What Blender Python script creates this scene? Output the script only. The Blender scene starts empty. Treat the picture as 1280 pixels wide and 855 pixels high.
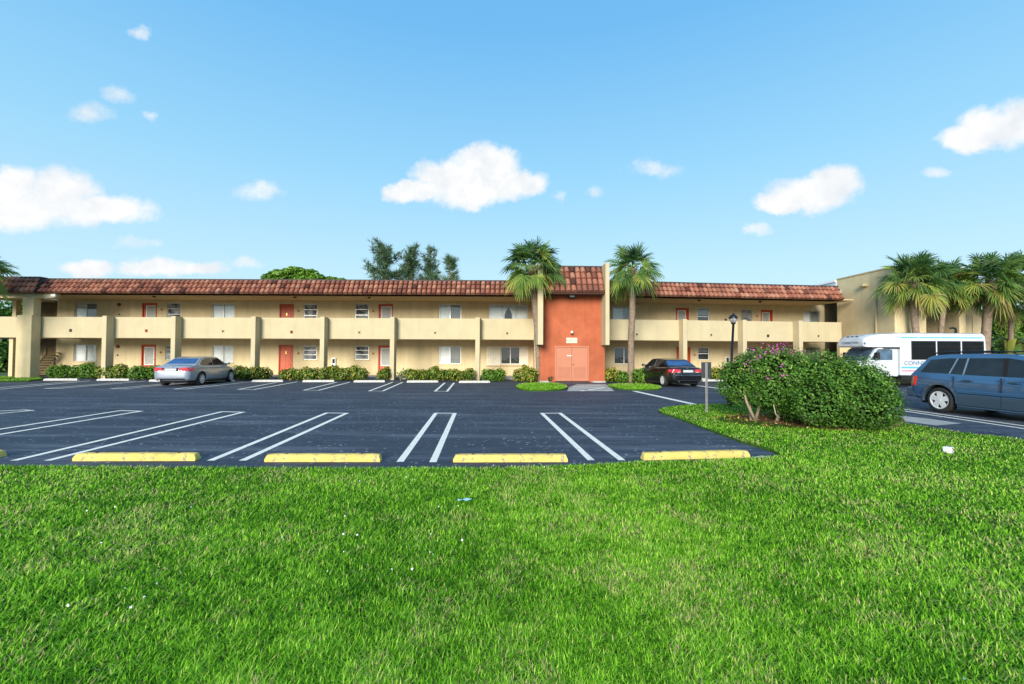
import bpy, bmesh, math, random
import numpy as np
from mathutils import Vector, Matrix
random.seed(7); RNG = np.random.default_rng(11)
R = math.radians
scene = bpy.context.scene
COL = scene.collection
DG = bpy.context.evaluated_depsgraph_get

# ------------------------------------------------------------------ camera
FPX, EYE, PITCH, ROLL = 547.0, 1.68, math.atan(13.8/547.0), R(0.25)
cp, sp, cr, sr = math.cos(PITCH), math.sin(PITCH), math.cos(ROLL), math.sin(ROLL)
def direction(px, py):
    u, v = (px-640)/FPX, (427.5-py)/FPX
    u, v = u*cr - v*sr, v*cr + u*sr
    return Vector((u, cp - v*sp, sp + v*cp))
def ground(px, py, z=0.0):
    d = direction(px, py); t = (z-EYE)/d.z
    return Vector((d.x*t, d.y*t, z))
cam_data = bpy.data.cameras.new('camera'); cam = bpy.data.objects.new('camera', cam_data); COL.objects.link(cam)
cam.matrix_world = Matrix(((cr, -sr, 0, 0), (-sr*sp, -cr*sp, -cp, 0), (sr*cp, cr*cp, -sp, EYE), (0, 0, 0, 1)))
cam_data.sensor_width = 36; cam_data.lens = 36*FPX/1280; cam_data.clip_start = .05; cam_data.clip_end = 3000
scene.camera = cam
scene.view_settings.view_transform = 'Standard'; scene.view_settings.look = 'None'; scene.view_settings.exposure = 0

# ------------------------------------------------------------------ materials
class NT:
    def __init__(s, tree): s.t = tree
    def n(s, kind, **kw):
        nd = s.t.nodes.new(kind)
        for k, v in kw.items(): setattr(nd, k, v)
        return nd
    def l(s, a, b): s.t.links.new(a, b)
    def put(s, sock, v):
        if hasattr(v, 'links') or isinstance(v, bpy.types.NodeSocket): s.l(v, sock)
        else: sock.default_value = v
    def m(s, op, a, b=0.0, c=None, clamp=False):
        nd = s.n('ShaderNodeMath', operation=op, use_clamp=clamp)
        s.put(nd.inputs[0], a); s.put(nd.inputs[1], b)
        if c is not None: s.put(nd.inputs[2], c)
        return nd.outputs[0]
    def noise(s, vec, scale, detail=4, rough=.55):
        nd = s.n('ShaderNodeTexNoise'); nd.inputs['Scale'].default_value = scale
        nd.inputs['Detail'].default_value = detail; nd.inputs['Roughness'].default_value = rough
        if vec is not None: s.l(vec, nd.inputs['Vector'])
        return nd.outputs['Fac']
    def ramp(s, fac, stops, interp='LINEAR'):
        nd = s.n('ShaderNodeValToRGB'); nd.color_ramp.interpolation = interp
        e = nd.color_ramp.elements
        while len(e) < len(stops): e.new(.5)
        for i, (p, c) in enumerate(stops):
            e[i].position = p; e[i].color = (c[0], c[1], c[2], 1) if not isinstance(c, (int, float)) else (c, c, c, 1)
        s.l(fac, nd.inputs[0]); return nd.outputs[0]
    def mix(s, fac, a, b, mode='MIX'):
        nd = s.n('ShaderNodeMix', data_type='RGBA', blend_type=mode)
        s.put(nd.inputs[0], fac)
        for i, v in ((6, a), (7, b)):
            if isinstance(v, tuple): v = (v[0], v[1], v[2], 1)
            s.put(nd.inputs[i], v)
        return nd.outputs[2]
    def bump(s, h, strength, dist=.01):
        nd = s.n('ShaderNodeBump'); nd.inputs['Strength'].default_value = strength; nd.inputs['Distance'].default_value = dist
        s.l(h, nd.inputs['Height']); return nd.outputs[0]
def new_mat(name):
    m = bpy.data.materials.new(name); m.use_nodes = True
    t = NT(m.node_tree); b = m.node_tree.nodes['Principled BSDF']
    return m, t, b
def coords(t, what='Object'): return t.n('ShaderNodeTexCoord').outputs[what]
def mul(c, k): return tuple(min(1, x*k) for x in c)
def plain(name, col, rough=.6, metal=0., var=.12, scale=3., bump=0., bscale=80., spec=.5, coat=0., streak=0.):
    m, t, b = new_mat(name); v = coords(t)
    c = t.ramp(t.noise(v, scale, 5), [(.3, mul(col, 1-var)), (.7, mul(col, 1+var))])
    if streak:
        mp = t.n('ShaderNodeMapping'); mp.inputs['Scale'].default_value = (1.3, 1.3, .12); t.l(v, mp.inputs[0])
        c = t.mix(t.ramp(t.noise(mp.outputs[0], 2.2, 6, .65), [(.45, 0.), (.8, streak)]), c, mul(col, .45))
    t.l(c, b.inputs['Base Color'])
    b.inputs['Roughness'].default_value = rough; b.inputs['Metallic'].default_value = metal
    b.inputs['Specular IOR Level'].default_value = spec; b.inputs['Coat Weight'].default_value = coat
    b.inputs['Coat Roughness'].default_value = .04
    if bump: t.l(t.bump(t.noise(v, bscale, 3), bump, .02), b.inputs['Normal'])
    return m
def foliage(name, stops, trans=.3, rough=.5, spec=.3):
    m, t, b = new_mat(name)
    a = t.n('ShaderNodeAttribute', attribute_name='tint').outputs['Fac']
    c = t.ramp(a, stops); t.l(c, b.inputs['Base Color'])
    b.inputs['Roughness'].default_value = rough; b.inputs['Specular IOR Level'].default_value = spec
    tr = t.n('ShaderNodeBsdfTranslucent'); t.l(t.mix(.5, c, (.5, .6, .1), 'MULTIPLY') if False else c, tr.inputs[0])
    mx = t.n('ShaderNodeMixShader'); mx.inputs[0].default_value = trans
    t.l(b.outputs[0], mx.inputs[1]); t.l(tr.outputs[0], mx.inputs[2])
    t.l(mx.outputs[0], m.node_tree.nodes['Material Output'].inputs[0])
    return m
M = {}
TAN = (.65, .525, .31)
M['stucco'] = plain('tan_stucco', TAN, .9, var=.07, scale=1.2, bump=.5, bscale=45, spec=.15, streak=.34)
M['parapet'] = plain('cream_stucco', (.555, .465, .29), .9, var=.06, scale=1.1, bump=.4, bscale=45, spec=.15, streak=.17)
M['orange'] = plain('orange_stucco', (.45, .125, .060), .9, var=.16, scale=1.6, bump=.6, bscale=35, spec=.12, streak=.25)
M['orange_door'] = plain('salmon_door_paint', (.50, .185, .10), .55, var=.04, scale=2)
M['red_door'] = plain('red_orange_door_paint', (.50, .085, .025), .5, var=.06, scale=3)
M['white'] = plain('white_paint', (.78, .78, .76), .5, var=.04)
M['alum'] = plain('aluminium_frame', (.55, .54, .52), .4, .6, var=.05)
M['dark'] = plain('dark_recess', (.03, .028, .025), .9, var=.2)
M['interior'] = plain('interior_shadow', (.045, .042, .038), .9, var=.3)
M['concrete'] = plain('concrete', (.42, .40, .36), .9, var=.14, scale=2.5, bump=.3, bscale=50, spec=.2)
M['coping'] = plain('dark_coping', (.05, .03, .025), .7, var=.3, scale=4)
M['soffit'] = plain('soffit', (.55, .43, .24), .9, var=.05)
M['curtain'] = plain('white_curtain', (.88, .88, .86), .8, var=.05, scale=6)
M['grey_blind'] = plain('grey_blind', (.33, .34, .33), .7, var=.08, scale=6)
M['screen'] = plain('screen_mesh', (.36, .37, .33), .6, var=.1)
M['black_metal'] = plain('black_metal', (.012, .012, .013), .35, .3, var=.2)
M['rubber'] = plain('rubber', (.018, .018, .018), .75, var=.2, scale=12)
M['steel'] = plain('galvanised_steel', (.45, .46, .46), .45, .8, var=.12, scale=9)
M['brass'] = plain('brass', (.55, .38, .12), .3, .9, var=.05)
M['sign_face'] = plain('cream_sign_face', (.72, .66, .50), .6, var=.04)
M['letter_green'] = plain('green_lettering', (.05, .10, .03), .6, var=.02)
M['yellow'] = plain('yellow_stop_paint', (.76, .55, .15), .75, var=.14, scale=5, bump=.35, bscale=60, spec=.2, streak=.3)
def chips(m, thr, col):
    t = NT(m.node_tree); b = m.node_tree.nodes['Principled BSDF']; old = b.inputs['Base Color'].links[0].from_socket; v = coords(t)
    t.l(t.mix(t.ramp(t.noise(v, 11, 6, .7), [(thr, 0.), (thr+.05, 1.)]), old, col), b.inputs['Base Color'])
chips(M['yellow'], .57, (.30, .27, .21))
M['stop_white'] = plain('white_stop_paint', (.64, .60, .54), .85, var=.12, scale=5, bump=.35, bscale=60, spec=.2, streak=.4)
chips(M['stop_white'], .57, (.30, .28, .25))
M['grey_deck'] = plain('flat_roof', (.35, .34, .32), .9)
M['blue_wall'] = plain('pale_blue_wall', (.50, .58, .66), .85, var=.04)
M['gutter'] = plain('tan_metal', (.50, .40, .22), .5, var=.05)
M['downwall'] = M['stucco']
M['bark'] = plain('bark', (.22, .17, .12), .95, var=.35, scale=9, bump=.9, bscale=22, spec=.1)
M['palm_bark'] = plain('palm_bark', (.27, .20, .145), .95, var=.3, scale=7, bump=1., bscale=26, spec=.1)
M['branch'] = plain('pale_branch', (.36, .28, .19), .9, var=.25, scale=12, bump=.5)
M['mulch'] = plain('mulch', (.16, .10, .055), 1., var=.5, scale=30, bump=1., bscale=60, spec=.05)
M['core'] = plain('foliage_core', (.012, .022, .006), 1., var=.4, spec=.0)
M['litter_blue'] = plain('litter_blue', (.35, .60, .75), .5)
M['petal'] = plain('white_petal', (.75, .78, .72), .7)
M['pink'] = plain('magenta_petal', (.55, .06, .38), .6, var=.2)
M['chrome'] = plain('chrome', (.8, .8, .8), .15, 1., var=.02)
M['tail_red'] = plain('tail_lamp', (.50, .012, .02), .15, coat=1., var=.2, scale=20)
M['plate'] = plain('plate', (.50, .52, .52), .5, var=.05)
# car glass: real dark glass shell
def glass(name, tint, rough=.03):
    m, t, b = new_mat(name)
    b.inputs['Base Color'].default_value = (*tint, 1); b.inputs['Roughness'].default_value = rough
    b.inputs['Specular IOR Level'].default_value = .8; b.inputs['Coat Weight'].default_value = .6; b.inputs['Coat Roughness'].default_value = .02
    n = t.noise(coords(t), 2.5, 3); t.l(t.ramp(n, [(.35, mul(tint, .5)), (.7, mul(tint, 1.6))]), b.inputs['Base Color'])
    return m
M['car_glass'] = plain('car_glass', (.012, .015, .019), .04, var=.5, scale=3, spec=.55, bump=.35, bscale=2.2)
M['blue_glass'] = glass('rear_glass', (.02, .05, .16))
# window panes: clear glass over real curtains
m, t, b = new_mat('window_glass')
gl = t.n('ShaderNodeBsdfGlossy'); gl.inputs['Roughness'].default_value = .02
tp = t.n('ShaderNodeBsdfTransparent'); tp.inputs[0].default_value = (.95, .97, .96, 1)
fr = t.n('ShaderNodeFresnel'); fr.inputs[0].default_value = 1.6
wob = t.bump(t.noise(coords(t), 1.5, 2), .08, .05); t.l(wob, gl.inputs['Normal'])
mx = t.n('ShaderNodeMixShader'); t.l(t.m('ADD', fr.outputs[0], .06), mx.inputs[0])
t.l(tp.outputs[0], mx.inputs[1]); t.l(gl.outputs[0], mx.inputs[2]); t.l(mx.outputs[0], m.node_tree.nodes['Material Output'].inputs[0])
M['pane'] = m
# clay tiles
m, t, b = new_mat('clay_tile'); v = coords(t)
a = t.n('ShaderNodeAttribute', attribute_name='tint').outputs['Fac']
c = t.ramp(a, [(0., (.10, .035, .025)), (.22, (.28, .10, .065)), (.6, (.42, .165, .10)), (.85, (.48, .22, .135)), (1., (.52, .33, .23))])
c = t.mix(t.ramp(t.noise(v, 1.1, 6, .7), [(.50, 0.), (.74, .6)]), c, (.06, .035, .03))
c = t.mix(t.ramp(t.noise(v, 14, 4), [(.4, 0.), (.8, .35)]), c, (.06, .035, .03))
t.l(c, b.inputs['Base Color']); b.inputs['Roughness'].default_value = .75; b.inputs['Specular IOR Level'].default_value = .25
t.l(t.bump(t.noise(v, 60, 3), .4, .01), b.inputs['Normal']); M['tile'] = m
# asphalt
m, t, b = new_mat('asphalt'); v = coords(t)
big = t.noise(v, .16, 5, .6); mid = t.noise(v, 1.3, 6, .65); fine = t.noise(v, 55, 3, .7)
mp = t.n('ShaderNodeMapping'); mp.inputs['Scale'].default_value = (.25, 2.2, 1); t.l(v, mp.inputs[0])
wear = t.noise(mp.outputs[0], .8, 6, .7)
c = t.ramp(big, [(.3, (.025, .036, .056)), (.7, (.047, .063, .088))])
c = t.mix(t.ramp(mid, [(.35, 0.), (.75, .6)]), c, (.062, .084, .118))
c = t.mix(t.ramp(wear, [(.50, 0.), (.68, .55)]), c, (.24, .26, .30))
vo = t.n('ShaderNodeTexVoronoi'); vo.inputs['Scale'].default_value = 6.5; t.l(v, vo.inputs['Vector'])
c = t.mix(t.m('MULTIPLY', t.ramp(vo.outputs['Distance'], [(.0, 1.), (.13, 1.), (.2, 0.)]), t.ramp(t.noise(v, .9, 6, .7), [(.40, 0.), (.56, .9)])), c, (.42, .45, .48))
blot = t.m('MULTIPLY', t.ramp(t.noise(v, 7, 8, .75), [(.55, 0.), (.62, 1.)]), t.ramp(t.noise(v, .35, 4, .6), [(.46, 0.), (.62, .7)]))
c = t.mix(blot, c, (.22, .25, .28))
c = t.mix(t.ramp(t.noise(v, .55, 3, .5), [(.62, 0.), (.72, .6)]), c, (.012, .016, .024))
c = t.mix(t.ramp(fine, [(.3, .55), (.6, 0.)]), c, (.012, .014, .020))
t.l(c, b.inputs['Base Color']); b.inputs['Roughness'].default_value = .72; b.inputs['Specular IOR Level'].default_value = .35
t.l(t.bump(fine, .6, .01), b.inputs['Normal']); M['asphalt'] = m
# road paint, worn
m, t, b = new_mat('line_paint'); v = coords(t)
c = t.ramp(t.noise(v, 9, 6, .7), [(.30, (.42, .40, .37)), (.44, (.95, .87, .73)), (.8, (1., .93, .79))])
c = t.mix(t.ramp(t.noise(v, 60, 3), [(.25, .6), (.36, 0.)]), c, (.08, .09, .11))
t.l(c, b.inputs['Base Color']); b.inputs['Roughness'].default_value = .75; M['paint'] = m
# soil under the lawn
m, t, b = new_mat('lawn_soil'); v = coords(t)
c = t.ramp(t.noise(v, 26, 6, .7), [(.3, (.016, .034, .006)), (.5, (.048, .12, .013)), (.75, (.11, .16, .035))])
t.l(c, b.inputs['Base Color']); b.inputs['Roughness'].default_value = 1.; b.inputs['Specular IOR Level'].default_value = .05
t.l(t.bump(t.noise(v, 40, 4), 1., .03), b.inputs['Normal']); M['soil'] = m
m, t, b = new_mat('far_ground'); v = coords(t)
c = t.ramp(t.noise(v, .8, 6, .7), [(.3, (.03, .07, .012)), (.7, (.07, .13, .03))])
t.l(c, b.inputs['Base Color']); b.inputs['Roughness'].default_value = 1.; M['far_ground'] = m
GREEN = [(0., (.022, .055, .008)), (.35, (.085, .19, .018)), (.7, (.19, .36, .035)), (.93, (.34, .50, .07)), (1., (.45, .45, .14))]
M['leaf'] = foliage('hedge_leaf', GREEN, .25, .4, .4)
M['bougain'] = foliage('bougainvillea_leaf', [(0., (.014, .040, .008)), (.4, (.058, .155, .016)), (.75, (.16, .32, .04)), (.92, (.32, .48, .08)), (1., (.36, .22, .10))], .25, .45, .28)
M['croton'] = foliage('croton_leaf', [(0., (.025, .055, .010)), (.4, (.09, .19, .020)), (.7, (.24, .33, .035)), (.85, (.62, .52, .07)), (.95, (.50, .20, .07)), (1., (.38, .08, .06))], .25, .35, .5)
M['palm_leaf'] = foliage('palm_leaf', [(0., (.022, .058, .024)), (.4, (.075, .17, .05)), (.75, (.22, .35, .07)), (.93, (.48, .50, .09)), (1., (.48, .34, .14))], .40, .45, .4)
M['needle'] = foliage('needle', [(0., (.025, .06, .03)), (.5, (.08, .16, .07)), (1., (.20, .28, .12))], .25)
M['grass'] = foliage('grass_blade', [(0., (.045, .17, .008)), (.35, (.18, .48, .018)), (.7, (.37, .72, .04)), (.90, (.60, .86, .13)), (.96, (.66, .60, .24)), (1., (.58, .42, .22))], .36, .6, .15)
def car_paint(name, col, metal=.5, rough=.28):
    m, t, b = new_mat(name)
    n = t.noise(coords(t), 1.5, 3); t.l(t.ramp(n, [(.3, mul(col, .93)), (.7, mul(col, 1.05))]), b.inputs['Base Color'])
    b.inputs['Metallic'].default_value = metal; b.inputs['Roughness'].default_value = rough
    b.inputs['Coat Weight'].default_value = .9; b.inputs['Coat Roughness'].default_value = .03
    return m
M['silver'] = car_paint('silver_paint', (.33, .37, .43), .35, .32)
M['black'] = car_paint('black_paint', (.006, .006, .008), .0, .25)
M['suv_blue'] = car_paint('blue_paint', (.058, .145, .275), .4, .25)
M['suv_clad'] = car_paint('dark_blue_cladding', (.05, .085, .125), .3, .4)
M['bus_white'] = car_paint('bus_white', (.62, .64, .66), 0, .35)
M['bus_blue'] = plain('bus_blue_stripe', (.08, .42, .68), .4, var=.03)
M['bus_pink'] = plain('bus_pink_stripe', (.75, .25, .32), .4, var=.03)
M['rim'] = plain('alloy', (.72, .72, .72), .35, .25, var=.05)
M['letter_blue'] = plain('blue_grey_lettering', (.07, .14, .28), .6, var=.03)

# ------------------------------------------------------------------ mesh builder
class MB:
    def __init__(s): s.v = []; s.f = []; s.tint = []
    def add(s, vs, fs, tint=None):
        k = len(s.v); s.v.extend(tuple(p) for p in vs); s.f.extend(tuple(i+k for i in q) for q in fs)
        if tint is not None: s.tint.extend([tint]*len(vs))
        return s
    def box(s, a, b, fn=None):
        (x0, y0, z0), (x1, y1, z1) = a, b
        if x0 > x1: x0, x1 = x1, x0
        if y0 > y1: y0, y1 = y1, y0
        if z0 > z1: z0, z1 = z1, z0
        vs = [(x0,y0,z0),(x1,y0,z0),(x1,y1,z0),(x0,y1,z0),(x0,y0,z1),(x1,y0,z1),(x1,y1,z1),(x0,y1,z1)]
        if fn: vs = [fn(*p) for p in vs]
        return s.add(vs, [(3,2,1,0),(4,5,6,7),(0,1,5,4),(1,2,6,5),(2,3,7,6),(3,0,4,7)])
    def poly(s, pts): return s.add(pts, [tuple(range(len(pts)))])
    def prism(s, pts, off):
        n = len(pts); off = Vector(off); P = [Vector(p) for p in pts]
        fs = [tuple(range(n))[::-1], tuple(range(n, 2*n))] + [(i, (i+1) % n, n+(i+1) % n, n+i) for i in range(n)]
        return s.add(P + [p+off for p in P], fs)
    def tube(s, path, radii, n=8, cap=True):
        path = [Vector(p) for p in path]
        if not hasattr(radii, '__len__'): radii = [radii]*len(path)
        vs = []; ref = None
        for i, p in enumerate(path):
            d = (path[min(i+1, len(path)-1)] - path[max(i-1, 0)]).normalized()
            if ref is None: ref = d.orthogonal().normalized()
            ref = (ref - d*ref.dot(d)).normalized(); w = d.cross(ref)
            vs += [p + (ref*math.cos(2*math.pi*k/n) + w*math.sin(2*math.pi*k/n))*radii[i] for k in range(n)]
        fs = [(i*n+k, i*n+(k+1) % n, (i+1)*n+(k+1) % n, (i+1)*n+k) for i in range(len(path)-1) for k in range(n)]
        if cap: fs += [tuple(range(n))[::-1], tuple(range((len(path)-1)*n, len(path)*n))]
        return s.add(vs, fs)
    def lathe(s, prof, n=24, axis='Z', c=(0,0,0), cap=True):
        vs = []; c = Vector(c)
        for r, h in prof:
            for k in range(n):
                a = 2*math.pi*k/n
                vs.append(c + Vector((r*math.cos(a), r*math.sin(a), h) if axis == 'Z' else (r*math.cos(a), h, r*math.sin(a))))
        fs = [(i*n+k, i*n+(k+1) % n, (i+1)*n+(k+1) % n, (i+1)*n+k) for i in range(len(prof)-1) for k in range(n)]
        if cap: fs += [tuple(range(n))[::-1], tuple(range((len(prof)-1)*n, len(prof)*n))]
        return s.add(vs, fs)
    def build(s, name, mat, parent=None, local=False, smooth=False, bevel=0, seg=2, subsurf=0, fix=False):
        me = bpy.data.meshes.new(name); me.from_pydata(s.v, [], s.f)
        if s.tint and len(s.tint) == len(s.v):
            at = me.attributes.new('tint', 'FLOAT', 'POINT'); at.data.foreach_set('value', s.tint)
        return finish(name, me, mat, parent, local, smooth, bevel, seg, subsurf, fix)
def base_of(parent):
    v = Vector((0, 0, 0))
    while parent is not None: v = v + parent.location; parent = parent.parent
    return v
def finish(name, me, mat, parent=None, local=False, smooth=False, bevel=0, seg=2, subsurf=0, fix=False):
    if isinstance(mat, str): mat = M[mat]
    me.materials.append(mat)
    if fix:
        bm = bmesh.new(); bm.from_mesh(me); bmesh.ops.remove_doubles(bm, verts=bm.verts, dist=1e-5); bmesh.ops.recalc_face_normals(bm, faces=bm.faces); bm.to_mesh(me); bm.free()
    if smooth: me.polygons.foreach_set('use_smooth', [True]*len(me.polygons))
    o = bpy.data.objects.new(name, me); COL.objects.link(o)
    if parent is not None:
        o.parent = parent
        if not local:
            off = base_of(parent)
            if off.length > 0: me.transform(Matrix.Translation(-off))
    if bevel:
        b = o.modifiers.new('bevel', 'BEVEL'); b.width = bevel; b.segments = seg; b.limit_method = 'ANGLE'; b.angle_limit = R(40)
    if subsurf:
        b = o.modifiers.new('subsurf', 'SUBSURF'); b.levels = b.render_levels = subsurf
    return o
def np_mesh(verts, faces_flat, sizes, tint):
    me = bpy.data.meshes.new('m'); nv = len(verts)
    me.vertices.add(nv); me.vertices.foreach_set('co', verts.astype(np.float32).ravel())
    me.loops.add(len(faces_flat)); me.loops.foreach_set('vertex_index', faces_flat.astype(np.int32))
    st = np.concatenate(([0], np.cumsum(sizes)[:-1])).astype(np.int32)
    me.polygons.add(len(sizes)); me.polygons.foreach_set('loop_start', st)
    at = me.attributes.new('tint', 'FLOAT', 'POINT'); at.data.foreach_set('value', tint.astype(np.float32))
    me.update(calc_edges=True); me.validate(); return me
def tag(o, label, cat=None, group=None, kind=None):
    o['label'] = label
    if cat: o['category'] = cat
    if group: o['group'] = group
    if kind: o['kind'] = kind
    return o
def empty(name, loc, label, cat, group=None, rz=0.):
    o = bpy.data.objects.new(name, None); COL.objects.link(o); o.location = loc; o.rotation_euler.z = rz; o.empty_display_size = .2
    return tag(o, label, cat, group)
def text(name, body, size, mat, parent, loc, rot, align='CENTER'):
    cu = bpy.data.curves.new(name, 'FONT'); cu.body = body; cu.size = size; cu.extrude = .001; cu.align_x = align; cu.align_y = 'CENTER'
    cu.materials.append(M[mat]); tmp = bpy.data.objects.new(name, cu); COL.objects.link(tmp); bpy.context.view_layer.update()
    me = bpy.data.meshes.new_from_object(tmp.evaluated_get(DG())); bpy.data.objects.remove(tmp); me.name = name
    o = bpy.data.objects.new(name, me); COL.objects.link(o); o.parent = parent; o.location = loc; o.rotation_euler = rot
    return o
def bake(o, cutters=()):
    """apply the modifiers (and wheel-arch cuts) of a mesh object into plain mesh data"""
    for c in cutters:
        b = o.modifiers.new('cut', 'BOOLEAN'); b.object = c; b.operation = 'DIFFERENCE'; b.solver = 'EXACT'; b.material_mode = 'TRANSFER'
    bpy.context.view_layer.update(); dg = DG()
    me = bpy.data.meshes.new_from_object(o.evaluated_get(dg)); o.modifiers.clear(); o.data = me
    for c in cutters: bpy.data.objects.remove(c)
    return o

# ------------------------------------------------------------------ sky and sun
SUN_EL, SUN_AZ = R(18), R(18)       # sun behind the photographer, a little to the left
sun_vec = Vector((-math.sin(SUN_AZ)*math.cos(SUN_EL), -math.cos(SUN_AZ)*math.cos(SUN_EL), math.sin(SUN_EL)))
sd = bpy.data.lights.new('sun', 'SUN'); sd.energy = 5.4; sd.angle = R(24); sd.color = (1., .94, .84)
so = bpy.data.objects.new('sun', sd); COL.objects.link(so); so.location = sun_vec*50
so.rotation_euler = sun_vec.to_track_quat('Z', 'Y').to_euler()
world = bpy.data.worlds.new('World'); scene.world = world; world.use_nodes = True
w = NT(world.node_tree); bg = world.node_tree.nodes['Background']
sky = w.n('ShaderNodeTexSky', sky_type='NISHITA'); sky.sun_disc = False; sky.sun_elevation = SUN_EL; sky.sun_rotation = math.pi + SUN_AZ
sky.air_density = 1.0; sky.dust_density = .6; sky.ozone_density = 1.6; sky.altitude = 0
gv = coords(w, 'Generated')
sep = w.n('ShaderNodeSeparateXYZ'); w.l(gv, sep.inputs[0]); X, Y, Z = sep.outputs
Ys = w.m('MAXIMUM', Y, .05); U = w.m('DIVIDE', X, Ys); V = w.m('DIVIDE', Z, Ys)
nz = w.n('ShaderNodeTexNoise'); nz.inputs['Scale'].default_value = 8; nz.inputs['Detail'].default_value = 10; nz.inputs['Roughness'].default_value = .68; w.l(gv, nz.inputs['Vector'])
ns = w.n('ShaderNodeSeparateColor'); w.l(nz.outputs['Color'], ns.inputs[0])
U = w.m('ADD', U, w.m('MULTIPLY', w.m('SUBTRACT', ns.outputs[0], .5), .13))
V = w.m('ADD', V, w.m('MULTIPLY', w.m('SUBTRACT', ns.outputs[1], .5), .085))
fb = w.noise(gv, 20, 10, .68)
def field(lobes, amp):
    acc = None
    for (px, py, rx, ry) in lobes:
        d = direction(px, py); u0, v0 = d.x/d.y, d.z/d.y
        a = w.m('MULTIPLY', w.m('SUBTRACT', U, u0), FPX/rx); b_ = w.m('MULTIPLY', w.m('SUBTRACT', V, v0), FPX/ry)
        q = w.m('SUBTRACT', 1., w.m('ADD', w.m('MULTIPLY', a, a), w.m('MULTIPLY', b_, b_)))
        acc = q if acc is None else w.m('MAXIMUM', acc, q)
    return w.m('ADD', acc, w.m('MULTIPLY', w.m('SUBTRACT', fb, .5), amp))
dense = field([(30,262,70,28),(80,245,52,42),(15,232,50,30),(130,265,70,22),
               (590,238,85,22),(570,222,55,26),(610,205,44,30),(645,228,45,24),(520,240,40,14),
               (110,332,42,11),(200,333,55,13),(255,334,40,11),(1010,244,62,24),(1048,225,40,28),(970,252,30,16),
               (1255,160,60,28),(1215,175,50,18),(1290,148,50,30)], 1.5)
thin = field([(170,303,32,9),(300,330,30,9),(328,235,40,16),(815,208,42,15),
              (115,143,36,14),(150,120,24,15),(186,146,17,11),(942,285,20,9),(1177,218,22,8),(700,245,20,12),(175,38,22,10),(752,240,16,10)], 3.0)
dm = w.n('ShaderNodeMapRange', interpolation_type='SMOOTHSTEP'); w.l(dense, dm.inputs[0]); dm.inputs[1].default_value = -.2; dm.inputs[2].default_value = .75
tm = w.n('ShaderNodeMapRange', interpolation_type='SMOOTHSTEP'); w.l(thin, tm.inputs[0]); tm.inputs[1].default_value = .05; tm.inputs[2].default_value = 1.7; tm.inputs[4].default_value = .85
front = w.m('GREATER_THAN', Y, .06)
mask = w.m('MULTIPLY', w.m('MAXIMUM', dm.outputs[0], tm.outputs[0]), front)
shade = w.ramp(w.noise(gv, 13, 6, .6), [(.36, (.84, .89, .94)), (.56, (1.02, 1.02, 1.02))])
SKY_STRENGTH = .15
SKY_TINT, CLOUD = (1., 1., 1.), 1.0
skyc = w.mix(1., sky.outputs[0], SKY_TINT, 'MULTIPLY')
zc = w.m('MAXIMUM', Z, 0.)
GRAD = [(0., (.68, .93, 1.05)), (.16, (.58, .89, 1.06)), (.36, (.36, .75, 1.05)), (.60, (.18, .55, .98)), (1., (.10, .36, .75))]
M['ivory'] = plain('ivory_slats', (.80, .74, .58), .6, var=.06, scale=5)
M['bay_dark'] = plain('shaded_stucco', (.14, .105, .06), .9, var=.1, scale=1.2, bump=.4, bscale=45, spec=.1)  # wall stucco with the shade of bay and recesses put into its colour
M['stair_tread'] = plain('stair_tread', (.42, .32, .15), .8, var=.1)
M['bell_red'] = plain('bell_red', (.20, .035, .02), .5, var=.2, scale=12)
M['plaque'] = plain('orange_plaque', (.50, .17, .07), .6, var=.2, scale=20)
skyc = w.mix(.88, skyc, w.mix(1., w.ramp(zc, GRAD), (1/SKY_STRENGTH,)*3, 'MULTIPLY'))
final = w.mix(mask, skyc, w.mix(1., shade, (CLOUD/SKY_STRENGTH,)*3, 'MULTIPLY'))
w.l(final, bg.inputs['Color']); bg.inputs['Strength'].default_value = SKY_STRENGTH

# ------------------------------------------------------------------ ground, asphalt, lawns
def sheet(name, pts, z, mat, label, thick=0):
    mb = MB()
    if thick: mb.prism([(p[0], p[1], z-thick) for p in pts], (0, 0, thick))
    else: mb.poly([(p[0], p[1], z) for p in pts])
    return tag(mb.build(name, mat, fix=bool(thick)), label, None, None, 'structure')
sheet('ground', [(-900,-60),(900,-60),(900,1500),(-900,1500)], -.03, 'far_ground', 'grassy ground stretching to the horizon behind the building')
sheet('parking_lot', [(-70,5.0),(70,5.0),(70,30.5),(-70,30.5)], 0, 'asphalt', 'dark blue-grey asphalt parking lot in front of the building')
LAWN_PX = [(-200,583),(0,585),(180,587),(400,588.5),(600,588.5),(720,585),(800,580.5),(900,577),(965,574),(978,572),(965,565),(925,553),(885,538),(845,523),(826,517),(823,514),(830,510.5),(850,508),(872,506.5),(930,505.5),(1010,507),(1070,512),(1128,530),(1200,542),(1280,551.5),(1500,580)]
LAWN = [ground(*p) for p in LAWN_PX]
lawn_poly = [(p.x, p.y) for p in LAWN] + [(26, 6.0), (26,-6), (-26,-6), (-26, 6.3)]
sheet('lawn', lawn_poly, .035, 'soil', 'bright green lawn in the foreground with a tongue running behind the big bush', .06)
def island(pxs): return [(p.x, p.y) for p in (ground(*q) for q in pxs)]
def smooth_loop(pts, n=3):
    for _ in range(n):
        q = []
        for i in range(len(pts)):
            a, b = pts[i], pts[(i+1) % len(pts)]
            q += [(a[0]*.75+b[0]*.25, a[1]*.75+b[1]*.25), (a[0]*.25+b[0]*.75, a[1]*.25+b[1]*.75)]
        pts = q
    return pts
ISL_A = smooth_loop(island([(642,484),(655,480),(690,479.5),(707,482),(710,487),(690,489.3),(655,489.3)]), 2)
ISL_B = smooth_loop(island([(756,483),(770,481),(805,480.5),(826,484),(828,487.5),(800,488.5),(775,487.5)]), 2)
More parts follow.
